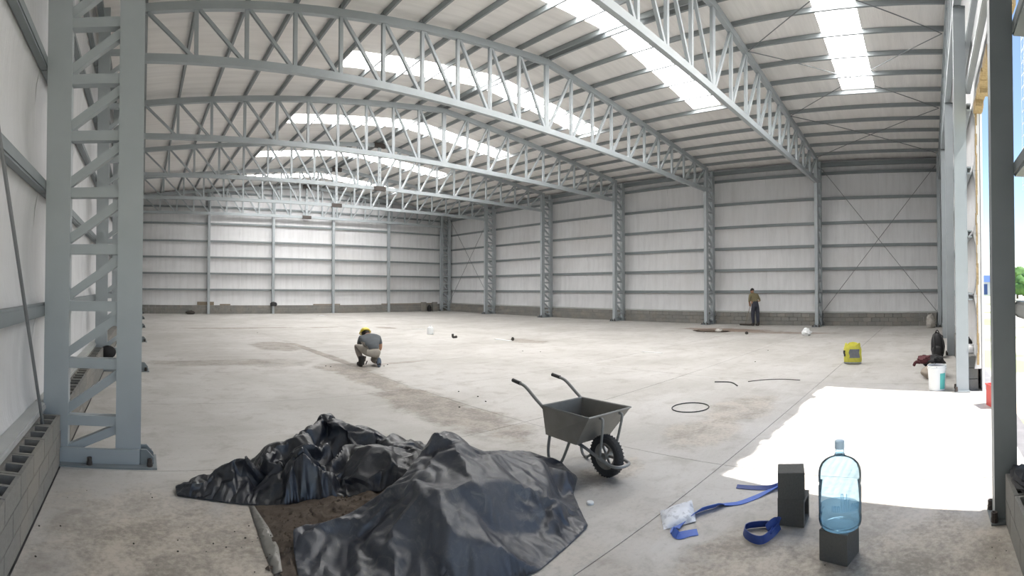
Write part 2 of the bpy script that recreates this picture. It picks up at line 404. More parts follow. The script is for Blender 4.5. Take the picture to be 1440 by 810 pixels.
# far gable wall
_gp = [(-1.25, -0.05), (23.25, -0.05), (23.25, roofz(23.25) + 0.02), (XA, roofz(XA) + 0.02), (-1.25, roofz(-1.25) + 0.02)]
def gable_prism(y0, y1):
    vs = [(x, y0, z) for x, z in _gp] + [(x, y1, z) for x, z in _gp]; n = 5
    return MB().add(vs, [tuple(range(n)), tuple(range(2 * n - 1, n - 1, -1))] + [(i, i + n, (i + 1) % n + n, (i + 1) % n) for i in range(n)])
wall_back = struct('wall_back', gable_prism(YB + 0.2, YB + 0.28), 'shed_white', 'far gable wall of white insulation panels between steel posts')
PX = [-0.85, 4.33, 8.70, 13.05, 17.45, 22.85]
lev = [0.56] + GIRT[:5] + [7.05]
for i in range(5):
    x0, x1 = PX[i], PX[i + 1]
    for a, c in zip(lev[:-1], lev[1:]):
        for s in range(2):
            wd = (x1 - x0) / 2 - 0.004
            me = ins_panel(wd, c - a - 0.004, 0.07, 1)
            link('insulation_panel', me, wall_back, (x1 - s * (x1 - x0) / 2 - 0.002, YB + 0.075, a), (0, 0, PI / 2))
    for z in GIRT[:5] + [7.05]:
        csection(MB(), x1 - x0 - 0.02, 0.12, 0.07, axis='x').build('girt', 'steel_dark', wall_back, loc=(x0 + 0.01, YB, z))
    courses(wall_back, YB - 0.09, x0 + 0.1, x1 - 0.1, 3, False, along='x')
    # upper sheets reaching up to the sloping roof
    vs = [(x0, 7.05), (x1, 7.05), (x1, roofz(x1)), *([(XA, roofz(XA))] if x0 < XA < x1 else []), (x0, roofz(x0))]
    n = len(vs); q = [(x, YB + 0.08, z) for x, z in vs] + [(x, YB + 0.15, z) for x, z in vs]
    MB().add(q, [tuple(range(n)), tuple(range(2 * n - 1, n - 1, -1))] + [(k, k + n, (k + 1) % n + n, (k + 1) % n) for k in range(n)]).build('insulation_panel', 'insulation_long', wall_back)
csection(MB(), 12.8, 0.12, 0.07, axis='x').build('girt', 'steel_dark', wall_back, loc=(4.6, YB, 8.0))
for x in PX[1:5]:
    MB().box((x - 0.08, YB - 0.20, 0), (x + 0.08, YB - 0.01, roofz(x) - 0.2)).build('gable_post', 'steel', wall_back)

# open gable behind the viewpoint: doorway between two posts, clad on both sides
wall_front = struct('wall_front', MB(), 'shed_white', 'gable wall with an unfinished doorway and torn insulation edges')
YW = -0.80                                                     # inner face of insulation
DX0, DX1, DZ = 3.93, 8.36, 4.72
def wall_piece(x0, x1, z0, z1, sloped=False):
    vs = [(x0, z0), (x1, z0), (x1, roofz(x1) if sloped else z1), *([(XA, roofz(XA))] if sloped and x0 < XA < x1 else []), (x0, roofz(x0) if sloped else z1)]
    n = len(vs); q = [(x, YW - 0.10, z) for x, z in vs] + [(x, YW, z) for x, z in vs]
    return MB().add(q, [tuple(range(n)), tuple(range(2 * n - 1, n - 1, -1))] + [(k, k + n, (k + 1) % n + n, (k + 1) % n) for k in range(n)]).build('insulation_panel', 'insulation_long', wall_front)
def wall_rect(x0, x1, z0, z1):
    return MB().box((x0, YW - 0.10, z0), (x1, YW, z1)).build('insulation_panel', 'insulation_long', wall_front)
wall_rect(-1.25, -0.75, 0, 3.0); wall_rect(2.2, DX0 - 0.13, 0, 3.0)      # unseen opening left between them, added to brighten the near column and foreground
wall_piece(-1.25, DX0 - 0.13, 3.0, 0, True)
wall_piece(DX0 - 0.13, DX1 + 0.0, DZ + 0.1, 0, True)
lv = [0.38] + GIRT[:5] + [6.6]
for x0, x1 in ((8.40, 12.9), (12.9, 17.3), (17.3, 23.2)):
    for a, c in zip(lv[:-1], lv[1:]):
        link('insulation_panel', ins_panel(x1 - x0 - 0.004, c - a - 0.004, 0.06, -1), wall_front, (x1 - 0.002, YW + 0.05, a), (0, 0, PI / 2))
    wall_piece(x0, x1, 6.6, 0, True)
    MB().box((x0, YW - 0.12, 0), (x1, YW - 0.08, 6.7)).build('cladding_sheet', 'shed_white', wall_front)
    courses(wall_front, -0.82, x0 + 0.12, x1 - 0.12, 3, False, along='x')
    for z in GIRT[:5]:
        csection(MB(), x1 - x0, 0.12, -0.07, axis='x').build('girt', 'steel', wall_front, loc=(x0, -0.66, z))
# girts left of the dark post and above the doorway
for z in GIRT[:5]:
    xs_ = 2.25 if z < 3 else -1.2
    csection(MB(), DX0 - 0.2 - xs_, 0.12, -0.09, axis='x').build('girt', 'steel_dark' if z > 2 else 'sill', wall_front, loc=(xs_, -0.655, z))
csection(MB(), DX1 - DX0 + 0.2, 0.14, -0.08, axis='x').build('girt', 'steel', wall_front, loc=(DX0, -0.66, GIRT[3] + 0.35))
csection(MB(), DX1 - DX0 + 0.2, 0.14, -0.08, axis='x').build('girt', 'steel', wall_front, loc=(DX0, -0.66, GIRT[4]))
courses(wall_front, -0.74, 2.3, 3.70, 2, True, along='x')
# torn edges of the insulation round the doorway
def torn(p0, p1, amp, seed, depth, back=0.10):
    rnd_ = random.Random(seed); n = 26; m = MB(); p0, p1 = Vector(p0), Vector(p1); d = (p1 - p0) / n
    side = Vector((0, 0, -1)) if abs(d.x) > abs(d.z) else Vector((-1, 0, 0))
    for i in range(n):
        h0 = amp * (0.35 + rnd_.random()); a = p0 + d * i; e = p0 + d * (i + 1.15)
        y0, y1 = YW - back - rnd_.random() * 0.02, YW + 0.0 + rnd_.random() * depth
        q = [a, e, e + side * h0, a + side * h0 * (0.5 + rnd_.random() * 0.6)]
        vs = [(v.x, y0, v.z) for v in q] + [(v.x, y1, v.z) for v in q]
        m.add(vs, [(0, 1, 2, 3), (7, 6, 5, 4), (0, 4, 5, 1), (1, 5, 6, 2), (2, 6, 7, 3), (3, 7, 4, 0)])
    return m
torn((DX0 - 0.1, 0, DZ + 0.12), (DX1, 0, DZ + 0.12), 0.16, 3, 0.05).build('torn_insulation_edge', 'foam', wall_front)
torn((DX1 + 0.035, 0, 0.45), (DX1 + 0.035, 0, DZ + 0.1), 0.022, 5, 0.012, 0.012).build('torn_insulation_edge', 'foam', wall_front)

# ------------------------------------------------------------------ roof
ceiling = struct('ceiling', MB(), 'shed_white', 'low pitched roof of white insulation rolls with translucent skylight strips')
rw = MB()
def roof_strip(xa, xb, y0, y1, mat, name, thick=0.05, sag=0.012, lift=0.0):
    """strip of roof between plan x xa..xb (both on one slope)"""
    n = max(2, int(round(abs(xb - xa) / 0.275))); vs = []; fs = []
    for i in range(n + 1):
        x = xa + (xb - xa) * i / n; ph = ((x - XA) / 1.1) % 1.0
        z = roofz(x) + lift + sag * math.sin(PI * ph)
        vs += [(x, y0, z), (x, y1, z), (x, y1, z + thick), (x, y0, z + thick)]
    for i in range(n):
        a = 4 * i
        for k in range(4):
            k2 = (k + 1) % 4; fs.append((a + k, a + k2, a + 4 + k2, a + 4 + k))
    fs += [(0, 1, 2, 3), (4 * n + 3, 4 * n + 2, 4 * n + 1, 4 * n)]
    bm = MB().add(vs, fs)
    return bm.build(name, mat, ceiling, smooth=True)
for k in range(6):
    for s in (-1, 1):
        xe = XA + s * 12.3; xsky = XA + s * 5.5
        for q in range(5):
            y0, y1 = YF[k] + 1.1 * q - 0.004, YF[k] + 1.1 * (q + 1) + 0.004
            if k == 0 and q == 0: y0 = -1.05
            if k == 5 and q == 4: y1 = 33.05
            if q == 2:
                roof_strip(XA, xsky, y0 + 0.02, y1 - 0.02, 'skylight', 'skylight_sheet', 0.02, 0.0, 0.03)
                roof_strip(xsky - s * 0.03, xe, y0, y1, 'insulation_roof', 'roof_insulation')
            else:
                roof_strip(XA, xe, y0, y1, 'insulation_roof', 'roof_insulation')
# purlins at every panel point, twin purlins at the ridge
PAN = 1.095; APEXP = 1.15
def panel_x(i):                                                # i = -10..10
    if i == 0: return XA
    return XA + math.copysign(APEXP + (abs(i) - 1) * PAN, i)
for k in range(6):
    ln = BAY + (0.35 if k == 0 else 0)
    for i in list(range(-10, 0)) + list(range(1, 11)) + ['a', 'b']:
        x = XA + (-0.16 if i == 'a' else 0.10) if isinstance(i, str) else panel_x(i)
        slope = math.atan(0.0964) * (1 if x < XA else -1)
        me = cached(('purlin', k == 0), lambda: csection(MB(), ln - 0.02, 0.13, 0.06).mesh('purlin', 'purlin_steel'))
        link('purlin', me, ceiling, (x, YF[k] + 0.01 - (0.35 if k == 0 else 0), roofz(x) - 0.068), (0, -slope, 0))
# bracing rods in the end bay of the roof
def rod(p0, p1, parent, r=0.014):
    return MB().tube([p0, p1], r, 6).build('brace_rod', 'rod', parent)
for a, c in ((2, 6), (6, 10), (-2, 2)):
    for i, j in ((a, c), (c, a)):
        xa, xb = panel_x(i), panel_x(j)
        rod((xa, YF[1] - 0.08, roofz(xa) - 0.22), (xb, YF[0] + 0.05, roofz(xb) - 0.22), ceiling)
for k in (0, 5):
    for a, c in ((0.65, 7.3), (7.3, 0.65)):
        rod((22.80, YF[k] + 0.12, a), (22.80, YF[k + 1] - 0.12, c), wall_right)
rod((-0.90, 4.62, 0.37), (-0.90, -0.10, 7.27), wall_left, 0.016)

# ------------------------------------------------------------------ roof trusses
ORD = ['first', 'second', 'third', 'fourth', 'fifth', 'sixth', 'seventh']
ZB = 6.59
def top_at(x): return roofz(x) - 0.14 - 0.09                   # centre of top chord
def member(name, p0, p1, w_, h_, up=(0, 1, 0)):
    return MB().bar(p0, p1, w_, h_, up).mesh(name, 'steel')
_v = {}
for i in range(-9, 10):
    x = panel_x(i); wd = 0.15 if i == 0 else 0.085
    _v[i] = member('vertical', (x - XA, 0, ZB + 0.06), (x - XA, 0, top_at(x) - 0.06), wd, 0.085)
_dg = {}
for i in range(-10, 10):
    if i < 0: xt, xb = panel_x(i), panel_x(i + 1)
    else: xt, xb = panel_x(i + 1), panel_x(i)
    s = 1 if i < 0 else -1
    _dg[i] = member('diagonal', (xt + s * 0.07 - XA, 0, top_at(xt) - 0.08), (xb - s * 0.09 - XA, 0, ZB + 0.07), 0.075, 0.075)
_bc = MB().box((-11.02, -0.065, ZB - 0.085), (11.02, 0.065, ZB + 0.085)).mesh('bottom_chord', 'steel')
_tc = [MB().bar((0, 0, top_at(XA)), (s * 11.05, 0, top_at(XA + 11.05)), 0.18, 0.13).mesh('top_chord', 'steel') for s in (-1, 1)]
for k in range(7):
    n_ = 6 - k
    lab = ('grey steel lattice roof truss, %s counting from the far gable wall' % ORD[n_]) if n_ else 'grey steel lattice roof truss set against the far gable wall'
    if k == 0: lab = 'grey steel lattice roof truss above the unfinished doorway'
    y = YF[k] if k else YF[0] - 0.06
    if k == 6: y -= 0.10
    t = thing('roof_truss', lab, 'truss', (XA, y, 0), 0, 'roof trusses of the hall')
    link('bottom_chord', _bc, t)
    for me in _tc: link('top_chord', me, t)
    for i in range(-9, 10):
        link('vertical', _v[i], t)
    for i in range(-10, 10): link('diagonal', _dg[i], t)
    if k >= 4:
        MB().box((-0.32, -0.085, ZB - 0.105), (0.32, 0.085, ZB + 0.105)).build('splice_plate', 'plate', t)
        MB().box((-0.30, -0.085, top_at(XA) - 0.13), (0.30, 0.085, top_at(XA) + 0.09)).build('splice_plate', 'plate', t)
        for q in range(7):
            MB().box((-0.03, -0.0465, ZB + 0.25 + 0.24 * q), (0.03, -0.0425, ZB + 0.33 + 0.24 * q)).build('batten_slot', 'steel_dark', t)

# ------------------------------------------------------------------ lattice columns (local: inner face at x=0, outer at x=-0.98)
LEG = 0.25; CW = 0.98; CH = 7.70
_leg_i = MB().box((-LEG, -0.07, 0.02), (0, 0.07, CH)).mesh('inner_leg', 'steel')
_leg_o = MB().box((-CW, -0.07, 0.02), (-CW + LEG, 0.07, CH - 0.06)).mesh('outer_leg', 'steel')
_hb = MB().box((-CW + LEG - 0.01, -0.055, -0.05), (-LEG + 0.01, 0.055, 0.05)).mesh('cross_bar', 'steel')
_db = MB().bar((-CW + LEG - 0.03, 0, 0.09), (-LEG + 0.03, 0, 0.48), 0.085, 0.085).mesh('diagonal_bar', 'steel')
_db0 = MB().bar((-CW + LEG - 0.03, 0, 0.11), (-LEG + 0.03, 0, 0.35), 0.085, 0.085).mesh('diagonal_bar', 'steel')
_base = MB().box((-CW + 0.02, -0.11, 0.0), (-0.01, -0.07, 0.16)).mesh('base_beam', 'steel')
_bp = MB().box((-CW, -0.20, 0.0), (0.16, 0.20, 0.018)).mesh('base_plate', 'steel_dark')
_gs = MB().add([(0, -0.012, 0.018), (0.13, -0.012, 0.018), (0.13, -0.012, 0.08), (0.06, -0.012, 0.16), (0, -0.012, 0.16),
                (0, 0.012, 0.018), (0.13, 0.012, 0.018), (0.13, 0.012, 0.08), (0.06, 0.012, 0.16), (0, 0.012, 0.16)],
               [(0, 1, 2, 3, 4), (9, 8, 7, 6, 5), (0, 5, 6, 1), (1, 6, 7, 2), (2, 7, 8, 3), (3, 8, 9, 4), (4, 9, 5, 0)]).mesh('stiffener', 'steel_dark')
_bt = MB().lathe([(0.014, 0.018), (0.014, 0.09), (0.024, 0.09), (0.024, 0.05), (0.028, 0.05), (0.028, 0.018)], 8).mesh('anchor_bolt', 'plate')
def column(loc, rz, label, group):
    t = thing('lattice_column', label, 'column', loc, rz, group)
    link('inner_leg', _leg_i, t); link('outer_leg', _leg_o, t); link('base_beam', _base, t); link('base_plate', _bp, t)
    for y in (-0.13, 0.13): link('stiffener', _gs, t, (0, y * 0.6, 0))
    for x, y in ((0.09, 0.0), (0.09, 0.15), (0.09, -0.15), (-0.5, -0.15)): link('anchor_bolt', _bt, t, (x, y, 0))
    link('diagonal_bar', _db0, t)
    for i in range(13):
        link('cross_bar', _hb, t, (0, 0, 0.42 + 0.572 * i))
        if i < 12: link('diagonal_bar', _db, t, (0, 0, 0.42 + 0.572 * i))
    return t
for k in range(1, 7):
    n_ = 6 - k
    pos = 'in the corner of the far gable wall' if n_ == 0 else '%s out from the far gable wall' % ORD[n_ - 1]
    column((0, YF[k], 0), 0, ('big lattice steel column standing beside the black tarpaulin' if k == 1 else 'lattice column in the row behind the big near column, ' + pos), 'columns of the row beside the tarpaulin')
for k in range(0, 7):
    n_ = 6 - k
    pos = 'in the corner of the far gable wall' if n_ == 0 else '%s out from the far gable wall' % ORD[n_ - 1]
    if k == 0: pos = 'in the corner of the doorway gable'
    column((XR, YF[k], 0), PI, "lattice column on the sweeping worker's wall, " + pos, 'columns of the row behind the sweeping worker')
# doorway posts
def post(x0, x1, y0, y1, top, label, mat):
    t = thing('door_post' if x1 < 9 else 'gable_post', label, 'post', ((x0 + x1) / 2, (y0 + y1) / 2, 0), 0, 'posts of the doorway gable')
    w_, d_ = (x1 - x0) / 2, (y1 - y0) / 2
    MB().box((-w_, -d_, 0.015), (w_, d_, top)).build('shaft', mat, t)
    MB().box((-w_ - 0.06, -d_ - 0.02, 0.0), (w_ + 0.06, d_ + 0.035, 0.016)).build('base_plate', 'steel_dark', t)
    for sx_ in (-1, 1):
        link('anchor_bolt', _bt, t, (sx_ * (w_ + 0.035), d_ + 0.008, 0))
    MB().box((-w_ - 0.03, -d_, top), (w_ + 0.03, d_, top + 0.02)).build('cap_plate', 'steel_dark', t)
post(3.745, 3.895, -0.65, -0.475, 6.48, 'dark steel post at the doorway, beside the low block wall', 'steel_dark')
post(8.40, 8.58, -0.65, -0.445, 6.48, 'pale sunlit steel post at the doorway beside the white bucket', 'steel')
post(12.85, 13.03, -0.65, -0.445, 6.48, 'steel gable post behind the black backpack', 'steel')
post(17.25, 17.43, -0.65, -0.445, 6.48, 'steel gable post between the backpack and the far hall corner', 'steel')

# ------------------------------------------------------------------ soft heaps: sheets laid over control points
def inside(pt, poly):
    x, y = pt; r = False; j = len(poly) - 1
    for i in range(len(poly)):
        xi, yi = poly[i]; xj, yj = poly[j]
        if (yi > y) != (yj > y) and x < (xj - xi) * (y - yi) / (yj - yi) + xi: r = not r
        j = i
    return r
def _h(i, j, k): return random.Random(i * 73856093 ^ j * 19349663 ^ int(k * 83492791)).random() * 2 - 1
_hc = {}
def hsh(i, j, k):
    if (i, j, k) not in _hc: _hc[(i, j, k)] = _h(i, j, k)
    return _hc[(i, j, k)]
def facet(x, y, scale, seed):
    """random heights on a triangular lattice, joined by flat facets: sharp creases"""
    wx = noise.noise(Vector((x * 3, y * 3, seed))) * scale * .8; wy = noise.noise(Vector((x * 3, y * 3, seed + 9))) * scale * .8
    x, y = (x + wx) / scale, (y + wy) / scale; v = y / .866; u = x - .5 * v; i, j = math.floor(u), math.floor(v); a, c = u - i, v - j
    if a + c < 1: return hsh(i, j, seed) * (1 - a - c) + hsh(i + 1, j, seed) * a + hsh(i, j + 1, seed) * c
    return hsh(i + 1, j + 1, seed) * (a + c - 1) + hsh(i, j + 1, seed) * (1 - a) + hsh(i + 1, j, seed) * (1 - c)
def wrinkle(o, held, grow, frames, bend, sub):
    """let the sheet grow a little inside its fixed edge, so that it buckles into wrinkles"""
    me = o.data; bm = bmesh.new(); bm.from_mesh(me); edge = [v.index for v in bm.verts if v.is_boundary]; bm.free()
    for p in held: edge.append(min(me.vertices, key=lambda v: (v.co.x - p.x) ** 2 + (v.co.y - p.y) ** 2).index)
    g = o.vertex_groups.new(name='edge'); g.add(edge, 1.0, 'REPLACE')
    md = o.modifiers.new('cloth', 'CLOTH'); st = md.settings
    st.quality = 6; st.mass = 0.15; st.tension_stiffness = 20; st.compression_stiffness = 20; st.shear_stiffness = 8; st.bending_stiffness = bend
    st.tension_damping = 12; st.compression_damping = 12; st.shear_damping = 8; st.bending_damping = 2; st.air_damping = 3
    st.shrink_min = -grow; st.shrink_max = -grow; st.vertex_group_mass = 'edge'; st.effector_weights.gravity = 0.12
    md.collision_settings.use_collision = True; md.collision_settings.use_self_collision = False; md.collision_settings.distance_min = 0.006
    md.point_cache.frame_start = 1; md.point_cache.frame_end = frames
    hit = [x for x in (floor_hit, bpy.data.objects.get('soil_heap')) if x]
    for x in hit:
        if not any(m_.type == 'COLLISION' for m_ in x.modifiers): x.modifiers.new('collision', 'COLLISION'); x.collision.thickness_outer = 0.004
    for fr in range(1, frames + 1): sc.frame_set(fr)
    if sub: ss = o.modifiers.new('sub', 'SUBSURF'); ss.levels = 1; ss.render_levels = 1
    dg = bpy.context.evaluated_depsgraph_get(); nm = bpy.data.meshes.new_from_object(o.evaluated_get(dg))
    o.modifiers.clear(); o.vertex_groups.clear(); o.data = nm
    for x in hit:
        for m_ in list(x.modifiers):
            if m_.type == 'COLLISION': x.modifiers.remove(m_)
    sc.frame_set(1)
    for v in nm.vertices: v.co.z = max(v.co.z, minimum_z)
minimum_z = 0.004
floor_hit = None
def draped(name, outline, inner, mat, step, amp, freq, warp=0.0, thick=0.0, parent=None, minz=0.006, seed=0.0, ridged=True, origin=(0, 0, 0), folds=None, slack=None):
    """a sheet through control points given as (pixel x, pixel y, height)"""
    O = [at(*p) for p in outline]; I = [at(*p) for p in inner]; P = O + I
    co, ed, fa, *_ = geometry.delaunay_2d_cdt([Vector((p.x, p.y)) for p in P], [(i, (i + 1) % len(O)) for i in range(len(O))], [], 0, 1e-5)
    zs = []
    for c in co:
        zs.append(min(P, key=lambda p: (p.x - c.x) ** 2 + (p.y - c.y) ** 2).z)
    tris = [f for f in fa if len(f) == 3]
    def height(x, y):
        best = None
        for f in tris:
            a, b_, c = (co[i] for i in f)
            den = (b_.y - c.y) * (a.x - c.x) + (c.x - b_.x) * (a.y - c.y)
            if abs(den) < 1e-12: continue
            u = ((b_.y - c.y) * (x - c.x) + (c.x - b_.x) * (y - c.y)) / den
            v = ((c.y - a.y) * (x - c.x) + (a.x - c.x) * (y - c.y)) / den
            w_ = 1 - u - v; m = min(u, v, w_)
            if best is None or m > best[0]: best = (m, zs[f[0]] * u + zs[f[1]] * v + zs[f[2]] * w_)
            if m >= -1e-6: break
        return best[1]
    poly = [(p.x, p.y) for p in O]; pts = []; bed = []
    for i in range(len(O)):
        a, b_ = O[i], O[(i + 1) % len(O)]; n = max(1, int((b_ - a).length / step))
        for k in range(n):
            q = a.lerp(b_, k / n); pts.append(Vector((q.x, q.y)))
    nb = len(pts); bed = [(i, (i + 1) % nb) for i in range(nb)]
    xs = [p[0] for p in poly]; ys = [p[1] for p in poly]
    y = min(ys); row = 0
    while y < max(ys):
        x = min(xs) + (step / 2 if row % 2 else 0)
        while x < max(xs):
            if inside((x, y), poly) and min((x - q.x) ** 2 + (y - q.y) ** 2 for q in pts[:nb]) > (step * 0.5) ** 2: pts.append(Vector((x, y)))
            x += step
        y += step * 0.87; row += 1
    co2, e2, f2, *_ = geometry.delaunay_2d_cdt(pts, bed, [], 1, 1e-6)
    vs = []
    for c in co2:
        z = height(c.x, c.y)
        h = 0.0
        for o_, (a_, fr) in enumerate(((1.0, freq), (0.5, freq * 2.5), (0.2, freq * 6.5))):
            if ridged: h += a_ * facet((c.x * .8 + c.y * .6) * (1.0 if o_ else .8), (c.y * .8 - c.x * .6) * (.55 if o_ else .9), 1 / fr, int(seed * 10) + o_)
            else: h += a_ * noise.noise(Vector((c.x * fr + seed, c.y * fr * 0.8, seed * 1.7 + o_)))
        k = min(1.0, 0.25 + z * 5)
        if folds: z += folds(c.x, c.y) * min(1.0, 0.15 + z * 6)
        wx = facet(c.x, c.y, .24, int(seed) + 70) * warp * k if warp else 0; wy = facet(c.x, c.y, .24, int(seed) + 90) * warp * k if warp else 0
        vs.append((c.x + wx - origin[0], c.y + wy - origin[1], max(minz, z + amp * h * k) - origin[2]))
    o = MB().add(vs, f2).build(name, mat, parent, smooth=False)
    if slack: wrinkle(o, I[:slack[4]], *slack[:4])
    o.data.polygons.foreach_set('use_smooth', [True] * len(o.data.polygons)); o.data.set_sharp_from_angle(angle=math.radians(20))
    if thick:
        md = o.modifiers.new('thickness', 'SOLIDIFY'); md.thickness = thick; md.offset = 1
    return o

_pk = at(615, 606, .66)
def pleats(x, y):
    """pleats running down from the peak of the sheet"""
    dx, dy = x - _pk.x, y - _pk.y; r = math.hypot(dx, dy); th = math.atan2(dy, dx) + .25 * noise.noise(Vector((x * 2.2, y * 2.2, 3)))
    g = min(1.0, max(0.0, (r - .30) / .7)); n1 = noise.noise(Vector((math.cos(th) * 3.2, math.sin(th) * 3.2, r * .5))); n2 = noise.noise(Vector((math.cos(th) * 8, math.sin(th) * 8, r * 1.1 + 5)))
    return g * (.050 * (.35 - abs(n1) * 1.4) + .018 * (.35 - abs(n2) * 1.4)) + .006 * (.3 - abs(noise.noise(Vector((x * 14, y * 14, 1)))))
_bc0 = at(425, 660, .2)
def bunched(x, y):
    """long soft folds of a sheet pushed together"""
    u, v = x * .93 + y * .37, y * .93 - x * .37; wv = noise.noise(Vector((x * 2.5, y * 2.5, 2))) * .22
    f = 0
    for a_, fu, fv, sd in ((.125, 1.6, 4.4, 0), (.055, 3.4, 9.0, 5), (.012, 7, 17, 9)):
        n = noise.noise(Vector((u * fu + sd, (v + wv) * fv, sd))); f += a_ * (.42 - abs(n) * 1.7)
    wt = math.exp(-((x - _bc0.x) / .62) ** 2 - ((y - _bc0.y) / .34) ** 2)
    return f * (.16 + .95 * wt)
soil = draped('soil_heap', [(352, 713, .004), (366, 740, .004), (378, 775, .004), (388, 806, .004), (412, 816, .004), (432, 795, .004), (500, 778, .004), (600, 770, .004), (680, 740, .004), (690, 690, .01), (640, 668, .03), (600, 668, .03), (545, 680, .03), (470, 688, .02), (420, 700, .01)],
              [(396, 740, .06), (440, 718, .10), (490, 706, .13), (535, 694, .17), (455, 735, .08), (405, 785, .03), (520, 725, .12), (590, 690, .28), (610, 680, .30), (450, 700, .08)],
              'soil', 0.02, 0.035, 9.0, 0.0, 0, None, 0.003, 3.0, False)
tag(soil, 'heap of loose dark brown soil half covered by the tarpaulin', 'soil', None, 'stuff')
cl_ = MB(); rs = random.Random(21); sv_ = list(soil.data.vertices)[::3]
for k in range(420):
    px_, py_ = rs.uniform(365, 560), rs.uniform(690, 800)
    if py_ < 713 - (px_ - 352) * 0.1 or py_ > 780 - abs(px_ - 400) * 0.55 and px_ > 400: continue
    r = .006 + .02 * rs.random() ** 3; p = at(px_, py_, .09)
    d2_, z_ = min(((v.co.x - p.x) ** 2 + (v.co.y - p.y) ** 2, v.co.z) for v in sv_)
    if d2_ > .002: continue
    o0 = len(cl_.v); q_ = rs.random() * 9
    vs_ = []
    for vx in ((1, 0, 0), (0, 1, 0), (-1, 0, 0), (0, -1, 0), (0, 0, 1), (0, 0, -1)):
        v = Vector(vx) * r * rs.uniform(.7, 1.3); vs_.append((p.x + v.x * math.cos(q_) - v.y * math.sin(q_), p.y + v.x * math.sin(q_) + v.y * math.cos(q_), z_ + v.z))
    cl_.add(vs_, [(0, 1, 4), (1, 2, 4), (2, 3, 4), (3, 0, 4), (1, 0, 5), (2, 1, 5), (3, 2, 5), (0, 3, 5)])
tag(cl_.build('loose_clods', 'soil', soil), None, None, None, 'stuff')
gs = draped('plastic_sheet', [(350, 712, .003), (358, 712, .02), (378, 742, .03), (392, 770, .03), (397, 803, .03), (384, 808, .004), (371, 775, .004), (360, 742, .004)],
            [(369, 742, .03), (382, 780, .03)], 'galv', 0.03, 0.006, 6.0, 0, 0.002, None, 0.003, 5.0)
tag(gs, 'narrow grey plastic sheet edge lying along the soil heap', 'plastic sheet')
tarp_front = draped('tarpaulin',
    [(412, 747, .12), (413, 775, .05), (420, 812, .01), (470, 850, .006), (580, 858, .006), (690, 832, .006), (760, 801, .006), (802, 765, .006), (827, 740, .01), (818, 722, .03),
     (806, 695, .03), (812, 672, .05), (790, 652, .12), (735, 634, .20), (690, 634, .18), (652, 622, .36), (625, 606, .58), (608, 612, .60), (590, 640, .50), (568, 668, .40), (548, 686, .32), (525, 702, .25), (490, 722, .19), (455, 737, .15), (440, 741, .10), (432, 736, .14)],
    [(615, 604, .68), (640, 624, .59), (680, 647, .48), (720, 673, .37), (770, 706, .20), (800, 726, .08), (727, 637, .36), (762, 650, .29), (797, 665, .17), (735, 655, .20), (700, 645, .28), (765, 678, .12), (790, 697, .05),
     (600, 700, .40), (640, 690, .42), (560, 740, .25), (640, 745, .29), (700, 742, .22), (505, 770, .11), (620, 800, .12), (720, 782, .12), (480, 745, .15), (665, 680, .44), (450, 790, .05), (540, 800, .10), (760, 748, .09), (585, 680, .41), (690, 700, .36)],
    'tarp', 0.030, 0.008, 3.4, 0.0, 0.003, None, 0.005, 2.7, True, (0, 0, 0), pleats, (.06, 18, .015, True, 7))
tag(tarp_front, 'dusty black tarpaulin pulled into a tall peak over the soil heap', 'tarpaulin', 'tarpaulins over the soil')
tarp_back = draped('tarpaulin',
    [(247, 683, .04), (249, 697, .008), (300, 704, .008), (350, 710, .008), (395, 714, .01), (432, 709, .03), (470, 704, .06), (520, 694, .12), (548, 688, .14), (592, 672, .2), (620, 652, .1), (625, 640, .01), (600, 627, .01), (560, 621, .01), (500, 614, .01), (440, 620, .01), (390, 642, .01), (340, 657, .01), (300, 668, .01), (262, 678, .01)],
    [(455, 591, .43), (490, 603, .39), (530, 614, .32), (575, 622, .25), (425, 608, .38), (400, 625, .33), (372, 641, .29), (345, 641, .30), (316, 655, .20), (312, 668, .10), (330, 682, .16), (300, 690, .09), (275, 684, .07), (360, 665, .14), (380, 662, .30), (395, 675, .15),
     (420, 640, .33), (440, 628, .34), (470, 628, .24), (455, 650, .13), (490, 655, .10), (500, 632, .30), (530, 632, .33), (515, 655, .12), (470, 668, .24), (440, 672, .25), (410, 668, .24), (480, 680, .14), (520, 675, .20), (550, 660, .26), (580, 645, .25), (430, 690, .18), (380, 695, .12), (340, 697, .11), (560, 675, .20), (410, 650, .22), (430, 655, .32)],
    'tarp_clean', 0.026, 0.010, 5.0, 0.02, 0.003, None, 0.005, 4.4, True, (0, 0, 0), bunched, (.20, 20, .008, True, 10))
tag(tarp_back, 'black tarpaulin thrown back in crumpled folds behind the soil heap', 'tarpaulin', 'tarpaulins over the soil')

